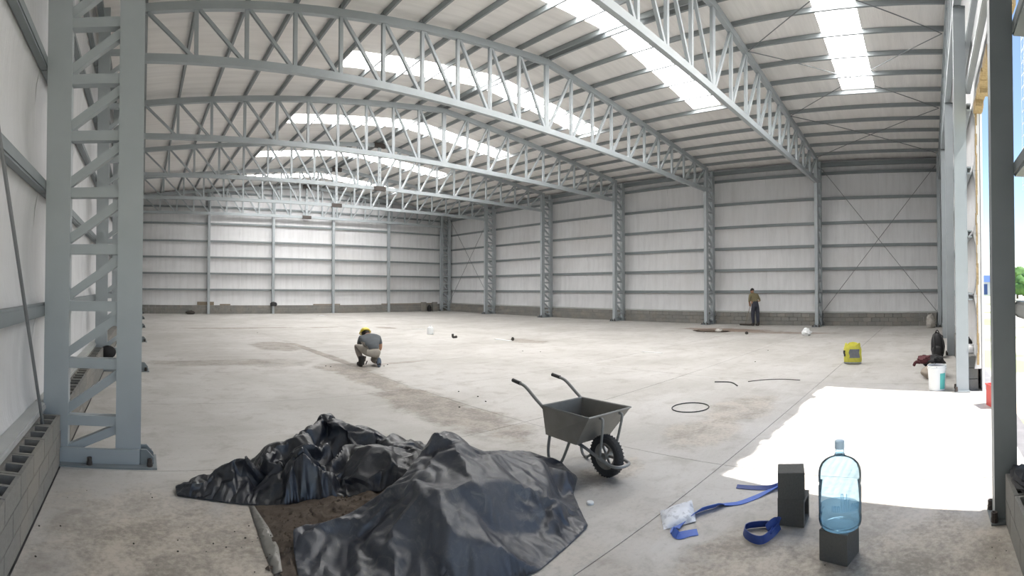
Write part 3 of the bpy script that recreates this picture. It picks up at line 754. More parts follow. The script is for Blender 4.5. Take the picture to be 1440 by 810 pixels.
# ------------------------------------------------------------------ wheelbarrow
wb = thing('wheelbarrow', 'worn galvanised steel wheelbarrow with one black rubber wheel', 'wheelbarrow', (3.83, 3.13, 0), math.radians(-6))
RT = [(-.28, .34, .605), (.28, .34, .605), (.29, -.33, .605), (-.29, -.33, .605)]; RBt = [(-.245, .325, .315), (.245, .325, .315), (.235, -.10, .305), (-.235, -.10, .305)]
q = 0.014
inn_t = [(-.28 + q, .34 - q, .606), (.28 - q, .34 - q, .606), (.29 - q, -.33 + q * 1.4, .606), (-.29 + q, -.33 + q * 1.4, .606)]; inn_b = [(-.245 + q, .325 - q, .33), (.245 - q, .325 - q, .33), (.235 - q, -.09, .32), (-.235 + q, -.09, .32)]
m = MB().add(RT + RBt + inn_t + inn_b, [(0, 1, 5, 4), (1, 2, 6, 5), (2, 3, 7, 6), (3, 0, 4, 7), (4, 5, 6, 7), (8, 12, 13, 9), (9, 13, 14, 10), (10, 14, 15, 11), (11, 15, 12, 8), (12, 15, 14, 13), (0, 8, 9, 1), (1, 9, 10, 2), (2, 10, 11, 3), (3, 11, 8, 0)])
tray = m.build('tray', 'galv', wb)
MB().tube(RT, 0.009, 6, True).build('rim', 'galv_frame', tray)
def bez(pts, n=6):
    """smooth polyline through points (Catmull-Rom)"""
    pts = [Vector(p) for p in pts]; out = []
    for i in range(len(pts) - 1):
        p0, p1, p2, p3 = pts[max(i - 1, 0)], pts[i], pts[i + 1], pts[min(i + 2, len(pts) - 1)]
        for k in range(n):
            t = k / n; out.append(0.5 * (2 * p1 + (p2 - p0) * t + (2 * p0 - 5 * p1 + 4 * p2 - p3) * t * t + (3 * p1 - p0 - 3 * p2 + p3) * t ** 3))
    return out + [pts[-1]]
for s in (-1, 1):
    h = MB().tube(bez([(s * .272, .33, .585), (s * .277, .45, .655), (s * .28, .58, .735), (s * .28, .66, .765), (s * .28, .82, .785)]), 0.0165, 8).build('handle', 'galv_frame', wb, True)
    MB().tube([(s * .28, .70, .772), (s * .28, .83, .787)], 0.021, 8).build('grip', 'rubber', h)
    MB().tube(bez([(s * .21, .30, .32), (s * .225, .31, .16), (s * .225, .28, .035), (s * .22, .20, .022), (s * .21, .12, .10), (s * .20, .02, .31)]), 0.015, 8).build('leg', 'galv_frame', wb, True)
    MB().tube(bez([(s * .135, -.315, .575), (s * .135, -.352, .56), (s * .125, -.335, .44), (s * .10, -.28, .195)]), 0.013, 8).build('wheel_strut', 'galv_frame', wb, True)
MB().tube(bez([(-.16, .10, .31), (-.13, -.08, .27), (-.105, -.27, .195), (-.10, -.42, .155), (-.06, -.50, .15), (.06, -.50, .15), (.10, -.42, .155), (.105, -.27, .195), (.13, -.08, .27), (.16, .10, .31)], 5), 0.0155, 8).build('wheel_fork', 'galv_frame', wb, True)
tyre = MB().lathe([(.125, -.032), (.15, -.045), (.175, -.043), (.188, -.03), (.193, -.01), (.193, .01), (.188, .03), (.175, .043), (.15, .045), (.125, .032), (.125, -.032)], 32, 0, 'x', (0, 0, 0), False)
wheel = tyre.build('wheel', 'tyre', wb, True, (0, -.275, .193))
MB().lathe([(.128, -.03), (.12, -.035), (.105, -.015), (.09, -.006), (.09, .006), (.105, .015), (.12, .035), (.128, .03), (.128, -.03)], 24, 0, 'x', (0, 0, 0), False).build('wheel_rim', 'galv', wheel, True)
MB().lathe([(.03, -.05), (.03, .05)], 12, 0, 'x').build('hub', 'galv', wheel)
MB().tube([(-.11, 0, 0), (.11, 0, 0)], 0.009, 8).build('axle', 'galv_frame', wheel)
for k in range(6):
    a = k * PI / 3; MB().bar((0, .025 * math.cos(a), .025 * math.sin(a)), (0, .10 * math.cos(a), .10 * math.sin(a)), .022, .012, (1, 0, 0)).build('spoke', 'galv', wheel)
for k in range(36):
    a = 2 * PI * k / 36; MB().bar((-.036 , .188 * math.cos(a), .190 * math.sin(a)), (.036, .188 * math.cos(a + .06), .188 * math.sin(a + .06)), .009, .010, (0, math.cos(a), math.sin(a))).build('tread_block', 'tyre', wheel)

# ------------------------------------------------------------------ loose half blocks, water jug
def half_block(loc, rz, lab, hollow_axis, mat='block_dark'):
    L, t = 0.2, 0.028; m = MB()
    if hollow_axis == 'none': m.box((-L / 2, -L / 2, 0), (L / 2, L / 2, L)); 
    else:                                                      # lying: cell opens along local x
        m.box((-L / 2, -L / 2, 0), (L / 2, L / 2, t)); m.box((-L / 2, -L / 2, L - t), (L / 2, L / 2, L)); m.box((-L / 2, -L / 2, t), (L / 2, -L / 2 + t, L - t)); m.box((-L / 2, L / 2 - t, t), (L / 2, L / 2, L - t))
    if hollow_axis == 'none':
        bm = bmesh.new(); me = m.mesh('concrete_half_block', mat); bm.from_mesh(me); bmesh.ops.bevel(bm, geom=bm.edges[:], offset=0.004, segments=1, affect='EDGES'); bm.to_mesh(me); bm.free()
        o = link('concrete_half_block', me, None, loc, (0, 0, rz))
    else: o = m.build('concrete_half_block', mat, None, False, loc, (0, 0, rz))
    return tag(o, lab, 'block', 'loose concrete half blocks')
RZ = math.atan2(-.2, .06) + PI / 2
half_block((3.69, 1.035, 0.0), RZ + PI / 2 - 0.25, 'hollow concrete half block lying at the bottom of the two-block stack', 'x')
half_block((3.675, 1.050, 0.2), RZ, 'solid-faced concrete half block, upper one of the two-block stack', 'none')
half_block((3.265, 0.605, 0.0), math.radians(-14), 'concrete half block carrying the blue water jug', 'none')

def glassy(name, tint, edge, ior, gloss):
    b_ = NB(name); b_.t.nodes.remove(b_.p)
    tr = b_.n('ShaderNodeBsdfTransparent'); gl = b_.n('ShaderNodeBsdfGlossy'); gl.inputs['Roughness'].default_value = 0.06
    fr = b_.n('ShaderNodeFresnel'); fr.inputs[0].default_value = ior
    lw = b_.n('ShaderNodeLayerWeight'); lw.inputs[0].default_value = 0.35
    b_.l(b_.mix(b_.ramp(lw.outputs['Facing'], 0.35, 1.0), tint, edge), tr.inputs[0])
    df = b_.n('ShaderNodeBsdfTranslucent'); df.inputs[0].default_value = (0.62, 0.84, 0.98, 1)
    m1 = b_.n('ShaderNodeMixShader'); m1.inputs[0].default_value = gloss; b_.l(tr.outputs[0], m1.inputs[1]); b_.l(df.outputs[0], m1.inputs[2])
    m2 = b_.n('ShaderNodeMixShader'); b_.l(fr.outputs[0], m2.inputs[0]); b_.l(m1.outputs[0], m2.inputs[1]); b_.l(gl.outputs[0], m2.inputs[2]); b_.l(m2.outputs[0], b_.out.inputs[0])
glassy('jug_wall', (0.80, 0.925, 0.99), (0.64, 0.82, 0.95), 1.12, 0.16)
glassy('jug_water', (0.84, 0.93, 0.99), (0.74, 0.87, 0.95), 1.12, 0.22)
jug = thing('water_jug', 'clear blue plastic water jug, quarter full, on a concrete block', 'water jug', (3.275, 0.60, 0.2))
prof = [(.09, 0.0), (.125, .004), (.138, .02), (.142, .04), (.142, .075), (.138, .085), (.142, .095), (.143, .26), (.139, .27), (.139, .285), (.143, .295), (.143, .345), (.139, .375), (.125, .405), (.10, .428), (.065, .445), (.042, .455), (.030, .465), (.029, .48), (.031, .485), (.029, .49), (.029, .535)]
body = MB().lathe(prof, 48, 0, 'z', (0, 0, 0), False); body.add([(0, 0, 0.015)] + [(.09 * math.cos(2 * PI * k / 48), .09 * math.sin(2 * PI * k / 48), 0) for k in range(48)], [(0, 1 + (k + 1) % 48, 1 + k) for k in range(48)])
body.build('bottle_body', 'jug_wall', jug, True)
MB().lathe([(.085, .012), (.12, .016), (.134, .03), (.137, .06), (.134, .085), (.137, .10), (.137, .128)], 48).build('water', 'jug_water', jug, True)
MB().lathe([(.033, .505), (.033, .553), (.028, .558)], 24).build('cap', 'jug_cap', jug, True)
MB().tube([(.032 * math.cos(a * PI / 12), .032 * math.sin(a * PI / 12), .468) for a in range(24)], .0045, 6, True).build('neck_ring', 'jug_wall', jug, True)
em = MB(); rr_ = random.Random(4)
for k in range(17):                                            # raised moulded strokes on the side that faces the hall
    a = math.radians(170 + 4.6 * k); hgt = (.115 if k in (5, 6, 8) else .075 if k in (7, 9) else .035 + .01 * rr_.random()); z0 = .145
    p = lambda z: (0.1445 * math.cos(a), 0.1445 * math.sin(a), z)
    em.tube([p(z0), p(z0 + hgt)], .0032, 5)
    if k % 2: em.tube([p(z0 + hgt), (0.1445 * math.cos(a + .08), 0.1445 * math.sin(a + .08), z0 + hgt)], .0032, 5)
em.build('embossed_emblem', 'jug_wall', jug, True)

# ------------------------------------------------------------------ blue straps, sachet
def ribbon(mb, pts, wid, flat, t=0.002):
    """ribbon along pts; flat[i] in 0..1: 1 lies flat, 0 stands on edge"""
    pts = [Vector(p) for p in pts]; n = len(pts); vs = []; fs = []
    for i, p in enumerate(pts):
        d = pts[min(i + 1, n - 1)] - pts[max(i - 1, 0)]; d.z = 0; d.normalize() if d.length else None
        side = Vector((-d.y, d.x, 0)); a = flat[i] * PI / 2
        v = side * math.sin(a) + Vector((0, 0, 1)) * math.cos(a); nn = d.cross(v).normalized() * t
        c = p + Vector((0, 0, math.cos(a) * wid / 2 + 0.004))
        vs += [c - v * wid / 2 - nn, c + v * wid / 2 - nn, c + v * wid / 2 + nn, c - v * wid / 2 + nn]
    for i in range(n - 1):
        for k in range(4): fs.append((4 * i + k, 4 * i + (k + 1) % 4, 4 * i + 4 + (k + 1) % 4, 4 * i + 4 + k))
    fs += [(3, 2, 1, 0), tuple(4 * (n - 1) + k for k in range(4))]
    return mb.add(vs, fs)
def interp(v, n):
    out = []
    for i in range(len(v) - 1):
        for k in range(n): out.append(v[i] + (v[i + 1] - v[i]) * k / n)
    return out + [v[-1]]
strap = thing('strap', 'long flat blue strap trailing from the block stack to the sachet', 'strap', tuple(at(1020, 712)))
o_ = at(1020, 712)
def loc_pts(px): return [at(*p) - o_ for p in px]
m = MB(); ribbon(m, bez(loc_pts([(1100, 683, .02), (1085, 690, .0), (1062, 700, .0), (1040, 708, .0), (1018, 711, .0), (1008, 715, .0), (985, 722, .0), (962, 734, .0), (950, 745, .0), (947, 752, .0)])), .062, interp([.7, .8, 1, 1, .9, .5, .45, .8, .9, .4], 6)); m.build('long_run', 'blue_strap', strap)
m = MB(); ribbon(m, bez(loc_pts([(946, 752, .0), (954, 757, .0), (968, 753, .0), (981, 751, .0)])), .055, interp([.2, .6, .75, .75], 6)); m.build('folded_end', 'blue_strap', strap)
m = MB(); ribbon(m, bez(loc_pts([(1036, 686, .0), (1060, 688, .0), (1085, 688, .0), (1099, 684, .01)])), .045, interp([.75, .7, .6, .3], 6)); m.build('free_end', 'blue_dark', strap)
coil = thing('coiled_strap', 'dark blue strap lying in a loose loop beside the block stack', 'strap', tuple(at(1068, 755)))
o_ = at(1068, 755)
m = MB(); ribbon(m, bez(loc_pts([(1088, 742, .0), (1068, 743, .0), (1050, 746, .0), (1047, 755, .0), (1058, 764, .0), (1072, 766, .0), (1084, 758, .0), (1090, 750, .0), (1096, 744, .0)])), .058, interp([.3, .2, .25, .1, .05, .05, .2, .5, .3], 6)); m.build('loop', 'blue_dark', coil)
m = MB(); ribbon(m, bez(loc_pts([(1078, 748, .02), (1086, 740, .04), (1094, 735, .04), (1096, 740, .02), (1088, 748, .02), (1082, 756, .01)])), .05, interp([.4, .3, .6, .2, .4, .6], 6)); m.build('twist', 'blue_dark', coil)
# crumpled sachet
C4 = [at(928, 719, .01), at(973, 703, .05), at(979, 733, .01), at(933, 745, .004)]; cc = sum(C4, Vector()) / 4; nn_ = 14; vs = []; fs = []
for top in (1, 0):
    for j in range(nn_ + 1):
        for i in range(nn_ + 1):
            u, v = i / nn_, j / nn_; p = C4[0].lerp(C4[1], u).lerp(C4[3].lerp(C4[2], u), v)
            puff = (math.sin(PI * u) * math.sin(PI * v)) ** 0.6
            z = p.z + (0.045 * puff + 0.008 * noise.noise(Vector((u * 5, v * 5, 3))) if top else 0.0)
            vs.append(Vector((p.x, p.y, max(0.003, z))) - Vector((cc.x, cc.y, 0)))
W_ = nn_ + 1; N_ = W_ * W_
for j in range(nn_):
    for i in range(nn_):
        a = j * W_ + i; fs += [(a, a + W_, a + W_ + 1, a + 1), (N_ + a, N_ + a + 1, N_ + a + W_ + 1, N_ + a + W_)]
rim = [i for i in range(W_)] + [j * W_ + nn_ for j in range(1, W_)] + [nn_ * W_ + i for i in range(nn_ - 1, -1, -1)] + [j * W_ for j in range(nn_ - 1, 0, -1)]
fs += [(a, c_, N_ + c_, N_ + a) for a, c_ in zip(rim, rim[1:] + rim[:1])]
b = NB('sachet'); p = b.obj(); n = b.noise(p, 7, 3, 0.5); n2 = b.noise(b.mapping(p, (1, 1, 1), (0, 0, 0), (0, 0, .5)), 24, 3)
sp = b.n('ShaderNodeSeparateXYZ'); b.l(p, sp.inputs[0])
c = b.mix(n, (0.55, 0.58, 0.66), (0.72, 0.75, 0.80)); c = b.mix(b.ramp(n2, 0.52, 0.62, 0, 0.45), c, (0.22, 0.24, 0.30)); b.col(c); b.p.inputs['Roughness'].default_value = 0.35
tag(MB().add(vs, fs).build('sachet', 'sachet', None, True, (cc.x, cc.y, 0)), 'crumpled silvery plastic sachet lying under the end of the blue strap', 'sachet')

# ------------------------------------------------------------------ people
def seg_dist(p, a, b_):
    ab = b_ - a; t = max(0, min(1, (p - a).dot(ab) / max(1e-9, ab.length_squared))); return (p - a - ab * t).length
def ellipsoid(mb, c, r, mi=0, seg=16, rings=10, fn=None, rot=None):
    vs = []; fs = []
    for i in range(rings + 1):
        th = PI * i / rings
        for k in range(seg):
            a = 2 * PI * k / seg; v = Vector((math.sin(th) * math.cos(a), math.sin(th) * math.sin(a), math.cos(th)))
            if fn: v = fn(v)
            v = Vector((v.x * r[0], v.y * r[1], v.z * r[2]))
            if rot: v = rot @ v
            vs.append(v + Vector(c))
    for i in range(rings):
        for k in range(seg):
            k2 = (k + 1) % seg; fs.append((i * seg + k, (i + 1) * seg + k, (i + 1) * seg + k2, i * seg + k2))
    return mb.add(vs, fs, mi)
def hand(mb, wrist, direction, up, curl, mi, side):
    """palm with five fingers of different lengths, curled by `curl` radians per joint"""
    d = Vector(direction).normalized(); u = Vector(up); u = (u - d * u.dot(d)).normalized(); r = d.cross(u); w0 = Vector(wrist)
    mb.bar(w0, w0 + d * 0.085, 0.08, 0.03, u, mi)
    for k, (off, ln) in enumerate(((-.031, .07), (-.010, .082), (.011, .076), (.031, .06))):
        p = w0 + d * 0.083 + r * off; a = 0.15; pts = [p]
        for j in range(3):
            a += curl; pts.append(pts[-1] + (d * math.cos(a) - u * math.sin(a)) * ln * (0.45, 0.32, 0.23)[j])
        mb.tube(pts, [.0095, .009, .008, .006], 6, False, mi)
    p = w0 + d * 0.025 + r * (.038 * side)
    mb.tube([p, p + d * .025 + r * .022 * side - u * .01, p + d * .055 + r * .02 * side - u * .03], [.011, .010, .007], 6, False, mi)
def body_mesh(name, J, E, root, regions, mats, parent):
    """J: joint -> (pos, radius); E: list of (joint, joint, region)"""
    names = list(J); idx = {n: i for i, n in enumerate(names)}
    me = bpy.data.meshes.new(name); me.from_pydata([J[n][0] for n in names], [(idx[a], idx[b_]) for a, b_, _ in E], [])
    o = bpy.data.objects.new(name, me); COL.objects.link(o)
    md = o.modifiers.new('skin', 'SKIN'); md.use_smooth_shade = True
    for n in names:
        sv = me.skin_vertices[0].data[idx[n]]; r = J[n][1]; sv.radius = (r, r) if not isinstance(r, tuple) else r; sv.use_root = (n == root)
    ss = o.modifiers.new('sub', 'SUBSURF'); ss.levels = 3; ss.render_levels = 3
    dg = bpy.context.evaluated_depsgraph_get(); ev = o.evaluated_get(dg); nm = bpy.data.meshes.new_from_object(ev)
    bpy.data.objects.remove(o)
    mb = MB(); segs = [(Vector(J[a][0]), Vector(J[b_][0]), regions[r]) for a, b_, r in E]
    mb.v = [tuple(v.co) for v in nm.vertices]
    for p in nm.polygons:
        c = p.center; best = min(segs, key=lambda s: seg_dist(c, s[0], s[1])); mb.f.append(tuple(p.vertices)); mb.mi.append(best[2])
    bpy.data.meshes.remove(nm)
    return mb
def head(mb, c, rot, mi):
    def shape(v):                                              # local y = facing
        k = 1.0 - 0.18 * max(0, -v.z); return Vector((v.x * k, v.y * (1.0 + 0.06 * max(0, v.y)), v.z))
    ellipsoid(mb, c, (.078, .098, .118), mi, 16, 12, shape, rot)
    R = rot; C = Vector(c)
    ellipsoid(mb, C + R @ Vector((0, .103, -.012)), (.014, .022, .026), mi, 8, 6, None, rot)
    ellipsoid(mb, C + R @ Vector((0, .088, -.06)), (.026, .012, .010), mi, 8, 6, None, rot)
    for s in (-1, 1):
        ellipsoid(mb, C + R @ Vector((s * .079, -.005, -.005)), (.010, .020, .032), mi, 8, 6, None, rot)
        ellipsoid(mb, C + R @ Vector((s * .032, .088, .012)), (.016, .010, .008), mi + 1 if False else mi, 8, 6, None, rot)

# kneeling worker (local: faces +y, away from the viewpoint)
kw = thing('person', 'worker in grey shirt and khaki trousers kneeling at the floor cut, yellow helmet', 'person', (4.98, 10.10, 0), math.radians(-6), 'workers in the hall')
kw.scale = (1.07, 1.05, 0.91)
J = {'pelvis': ((.05, .04, .345), (.155, .13)), 'belt': ((.05, .075, .41), (.155, .13)), 'waist': ((.05, .12, .48), (.16, .13)), 'chest': ((.07, .27, .655), (.185, .15)), 'neck0': ((.06, .38, .74), (.10, .085)), 'neck': ((.05, .44, .77), .055),
     'lsh': ((-.12, .34, .68), .08), 'lel': ((-.08, .60, .45), .050), 'lwr': ((-.03, .72, .22), .034),
     'rsh': ((.26, .31, .67), .085), 'rsl': ((.31, .33, .53), .062), 'rel': ((.33, .36, .40), .048), 'rwr': ((.29, .50, .20), .034),
     'lhip': ((-.06, .07, .34), .105), 'lkn': ((-.24, .32, .52), .08), 'lan': ((-.17, .12, .11), .055), 'ltoe': ((-.18, .30, .05), .045),
     'rhip': ((.15, .07, .33), .105), 'rkn': ((.19, .40, .085), .075), 'ran': ((.15, -.02, .12), .055), 'rtoe': ((.145, -.09, .045), .045)}
E_ = [('pelvis', 'belt', 'tr'), ('belt', 'waist', 'shirt'), ('waist', 'chest', 'shirt'), ('chest', 'neck0', 'shirt'), ('neck0', 'neck', 'skin'), ('chest', 'lsh', 'shirt'), ('lsh', 'lel', 'shirt'), ('lel', 'lwr', 'skin'),
      ('chest', 'rsh', 'shirt'), ('rsh', 'rsl', 'shirt'), ('rsl', 'rel', 'skin'), ('rel', 'rwr', 'skin'), ('pelvis', 'lhip', 'tr'), ('lhip', 'lkn', 'tr'), ('lkn', 'lan', 'shin'), ('lan', 'ltoe', 'boot'), ('pelvis', 'rhip', 'tr'), ('rhip', 'rkn', 'tr'), ('rkn', 'ran', 'tr'), ('ran', 'rtoe', 'boot')]
mb = body_mesh('body', J, E_, 'pelvis', {'shirt': 0, 'skin': 1, 'tr': 2, 'boot': 3, 'shin': 4}, None, kw)
hr = Matrix.Rotation(math.radians(-55), 3, 'X')
head(mb, (.04, .52, .79), hr, 1)
hand(mb, (.29, .50, .20), (-.05, .3, -1), (1, .2, 0), .5, 1, -1); hand(mb, (-.03, .72, .22), (.1, .3, -1), (-1, .2, 0), .5, 1, 1)
mb.build('body', ['shirt_grey', 'skin', 'trousers_khaki', 'boots', 'jeans_dusty'], kw, True)
hl = MB(); ellipsoid(hl, (0, 0, 0), (.112, .132, .112), 0, 20, 12, lambda v: Vector((v.x, v.y, max(v.z, -.06))))
hl.lathe([(.113, -.012), (.134, -.018), (.134, -.010), (.113, -.002)], 24, 0, 'z', (0, .02, 0), False)
hm = hl.build('helmet', 'helmet_yellow', kw, True, (.04, .53, .82), (math.radians(-38), 0, 0))
hh = MB(); ellipsoid(hh, (.04, .485, .775), (.092, .10, .10), 0, 16, 10); hh.build('hair', 'hair', kw, True)
for nm, p, rx, mt in (('boot', (-.175, .17, .0), 0, 'boots'), ('boot', (.148, -.06, .0), 1, 'boots_blue')):
    bt_ = MB()
    if rx == 0:
        ellipsoid(bt_, (0, .07, .045), (.052, .155, .06), 0, 14, 8, lambda v: Vector((v.x, v.y, max(v.z, -.72)))); bt_.tube([(0, -.03, .05), (0, -.04, .26)], [.062, .070], 10)
    else:                                                      # toes on the ground, sole turned back
        ellipsoid(bt_, (0, 0, .115), (.050, .050, .125), 0, 14, 10, lambda v: Vector((v.x, max(v.y, -.7), max(v.z, -.9))))
    bt_.build(nm, mt, kw, True, p)
MB().bar((.10, .72, .02), (.10, .66, .16), .022, .022).build('chisel', 'plate', kw)
trowel = MB().bar((-.09, .10, .06), (-.03, .19, .12), .018, .018).build('hammer_handle', 'plate', kw)

# sweeping worker (local faces +y)
sw = thing('person', 'worker in olive shirt and navy trousers sweeping the floor by the wall', 'person', (22.1, 8.0, 0), math.radians(-38), 'workers in the hall')
J = {'pelvis': ((0, 0, .97), (.155, .125)), 'waist': ((0, .05, 1.12), (.145, .115)), 'chest': ((0, .14, 1.36), (.175, .125)), 'neck0': ((0, .19, 1.50), (.09, .08)), 'neck': ((0, .23, 1.55), .055),
     'lsh': ((-.20, .14, 1.43), .075), 'lel': ((-.27, .10, 1.14), .050), 'lwr': ((-.12, .30, .98), .033),
     'rsh': ((.20, .14, 1.43), .075), 'rel': ((.28, .02, 1.16), .050), 'rwr': ((.06, .24, 1.14), .033),
     'lhip': ((-.09, 0, .92), .12), 'lkn': ((-.11, .06, .50), .092), 'lan': ((-.08, .04, .12), .075), 'ltoe': ((-.09, .18, .05), .042),
     'rhip': ((.09, 0, .92), .12), 'rkn': ((.11, -.04, .50), .092), 'ran': ((.08, -.10, .12), .075), 'rtoe': ((.09, -.01, .05), .042)}
E_ = [('pelvis', 'waist', 'tr'), ('waist', 'chest', 'shirt'), ('chest', 'neck0', 'shirt'), ('neck0', 'neck', 'skin'), ('chest', 'lsh', 'shirt'), ('lsh', 'lel', 'shirt'), ('lel', 'lwr', 'skin'),
      ('chest', 'rsh', 'shirt'), ('rsh', 'rel', 'shirt'), ('rel', 'rwr', 'skin'), ('pelvis', 'lhip', 'tr'), ('lhip', 'lkn', 'tr'), ('lkn', 'lan', 'tr'), ('lan', 'ltoe', 'boot'), ('pelvis', 'rhip', 'tr'), ('rhip', 'rkn', 'tr'), ('rkn', 'ran', 'tr'), ('ran', 'rtoe', 'boot')]
mb = body_mesh('body', J, E_, 'pelvis', {'shirt': 0, 'skin': 1, 'tr': 2, 'boot': 3}, None, sw)
hr = Matrix.Rotation(math.radians(-32), 3, 'X')
head(mb, (0, .29, 1.63), hr, 1)
hand(mb, (-.12, .30, .98), (.6, .5, -.4), (-.2, -.3, 1), .7, 1, -1); hand(mb, (.06, .24, 1.14), (-.3, .6, -.5), (.3, -.2, 1), .7, 1, 1)
mb.build('body', ['shirt_olive', 'skin', 'trousers_navy', 'boots'], sw, True)
hh = MB(); ellipsoid(hh, (0, 0, 0), (.090, .112, .098), 0, 18, 12, lambda v: Vector((v.x, min(v.y, .72 + .5 * v.z), max(v.z, -.45 + .9 * max(0, v.y)))), hr); hh.build('hair', 'hair', sw, True, (0, .272, 1.668))
for x, y in ((-.085, .10), (.085, -.05)):
    bt_ = MB(); ellipsoid(bt_, (0, .02, .045), (.052, .14, .062), 0, 14, 8, lambda v: Vector((v.x, v.y, max(v.z, -.72)))); bt_.tube([(0, -.06, .05), (0, -.06, .17)], [.058, .062], 10); bt_.build('boot', 'boots', sw, True, (x, y, 0))
br = thing('broom', 'wide floor broom held by the sweeping worker', 'broom', tuple(Vector((22.1, 8.0, 0)) + Matrix.Rotation(math.radians(-38), 3, 'Z') @ Vector((-.28, .46, 0))), math.radians(80))
MB().tube([(0, 0, .07), tuple(Matrix.Rotation(math.radians(-80), 3, 'Z') @ (Matrix.Rotation(math.radians(-38), 3, 'Z') @ Vector((.30, -.14, 1.22))))], .013, 8).build('handle', 'wood', br)
MB().box((-.30, -.03, .045), (.30, .03, .085)).build('head', 'plate', br)
for k in range(20):
    MB().box((-.295 + .03 * k, -.028, .004), (-.275 + .03 * k, .028, .047)).build('bristle_tuft', 'dark_bit', br)

# ------------------------------------------------------------------ things by the doorway
def lump(name, c, r, mat, amp=0.12, freq=3.0, seed=0, parent=None, flat=True, seg=20, rings=14):
    def fn(v):
        k = 1 + amp * noise.noise(v * freq + Vector((seed, seed * 2, 0))) + amp * 0.5 * noise.noise(v * freq * 2.3 + Vector((seed, 0, seed)))
        v = v * k
        if flat: v.z = max(v.z, -0.72)
        return v
    m = MB(); ellipsoid(m, (0, 0, r[2] * 0.72 if flat else 0), r, 0, seg, rings, fn); return m.build(name, mat, parent, True, c)
# cement bag
bagp = at(1199, 514); bag = thing('cement_bag', 'open yellow and grey paper cement bag standing on the floor', 'bag', (11.5, 1.78, 0), math.radians(95))
m = MB(); N = 20; vs = []; fs = []; prof_ = [(.75, .0), (.98, .02), (1.05, .10), (1.0, .22), (1.03, .33), (.93, .40), (.86, .46), (.82, .46), (.70, .40), (.5, .36)]
for j, (k, z) in enumerate(prof_):
    for i in range(N):
        a = 2 * PI * i / N; cx_, sy_ = math.cos(a), math.sin(a); ex = lambda t: math.copysign(abs(t) ** 0.6, t)
        wv = 1 + .07 * noise.noise(Vector((cx_ * 2, sy_ * 2, z * 9))); zz = z + (.035 * math.sin(a * 3) * (z > .3) if j < 8 else 0)
        vs.append((.20 * ex(cx_) * k * wv, .13 * ex(sy_) * k * wv, max(0.002, zz)))
for j in range(len(prof_) - 1):
    for i in range(N): fs.append((j * N + i, j * N + (i + 1) % N, (j + 1) * N + (i + 1) % N, (j + 1) * N + i))
fs.append(tuple(range(N))[::-1]); fs.append(tuple((len(prof_) - 1) * N + i for i in range(N)))
m.add(vs, fs).build('sack', 'yellow_bag', bag, True)
def sack_patch(a0, a1, z0, z1, mat):
    vs = []; fs = []; na, nz = 8, 6
    for j in range(nz + 1):
        z = z0 + (z1 - z0) * j / nz
        for q in range(len(prof_) - 1):
            if prof_[q][1] <= z <= prof_[q + 1][1]: k = prof_[q][0] + (prof_[q + 1][0] - prof_[q][0]) * (z - prof_[q][1]) / max(1e-6, prof_[q + 1][1] - prof_[q][1]); break
        for i in range(na + 1):
            a = math.radians(a0 + (a1 - a0) * i / na + 3 * math.sin(j * 1.3)); ex = lambda t: math.copysign(abs(t) ** 0.6, t); wv = 1.04 + .07 * noise.noise(Vector((math.cos(a) * 2, math.sin(a) * 2, z * 9)))
            vs.append((.20 * ex(math.cos(a)) * k * wv, .13 * ex(math.sin(a)) * k * wv, z))
    for j in range(nz):
        for i in range(na): fs.append((j * (na + 1) + i, j * (na + 1) + i + 1, (j + 1) * (na + 1) + i + 1, (j + 1) * (na + 1) + i))
    return MB().add(vs, fs).build('printed_panel', mat, bag, True)
sack_patch(80, 128, .15, .35, 'grey_print'); sack_patch(18, 46, .18, .32, 'rubber'); sack_patch(20, 160, .02, .05, 'grey_paper')
# bucket
bk = thing('bucket', 'white plastic bucket with a green label beside the doorway post', 'bucket', (8.62, -0.12, 0))
MB().lathe([(.135, 0), (.14, .005), (.158, .36), (.166, .362), (.166, .385), (.158, .387), (.158, .41), (.166, .412), (.166, .425), (.155, .425), (.150, .40), (.148, .40)], 32).build('body', 'white_plastic', bk, True)
MB().lathe([(.13, 0.38), (.149, 0.401)], 24).build('inside', 'grey_print', bk)
m = MB(); vs = []; fs = []
for i in range(7):
    a = math.radians(198 + 7 * i)
    for z, r in ((.03, .1445), (.30, .158)): vs.append((r * math.cos(a), r * math.sin(a), z))
for i in range(6): fs.append((2 * i, 2 * i + 2, 2 * i + 3, 2 * i + 1))
m.add(vs, fs).build('label_band', 'teal', bk)
MB().tube([(.167 * math.cos(a), .167 * math.sin(a) * .3, .40 + .05 * math.sin(max(0, a) if a < PI else 0)) for a in [k * PI / 12 for k in range(13)]], .004, 6).build('handle', 'rod', bk)
# sack with clothes, backpack
lump('canvas_sack', (9.75, -0.06, 0), (.26, .22, .16), 'sack', .25, 2.4, 4); tag(bpy.context.scene.objects['canvas_sack'], 'slumped beige canvas sack behind the white bucket', 'sack')
cl = thing('jacket', 'maroon and black jacket bundled on top of the canvas sack', 'jacket', (9.95, -0.08, .19))
lump('bundle', (0, 0, 0), (.20, .20, .13), 'black', .3, 2.6, 8, cl); lump('lining', (-.03, .17, .07), (.14, .16, .09), 'maroon', .35, 3, 2, cl); MB().tube(bez([(-.05, .27, .09), (-.06, .36, .09), (-.05, .40, .02)]), [.035] * 6 + [.03] * 6 + [.025], 8).build('sleeve', 'maroon', cl, True)
bp = thing('backpack', 'black backpack leaning by the gable block wall', 'backpack', (12.6, -0.20, 0), math.radians(20))
lump('main_bag', (0, 0, 0), (.20, .17, .36), 'black', .12, 2.2, 5, bp); lump('front_pocket', (-.13, .06, .03), (.12, .13, .18), 'rubber', .12, 3, 6, bp)
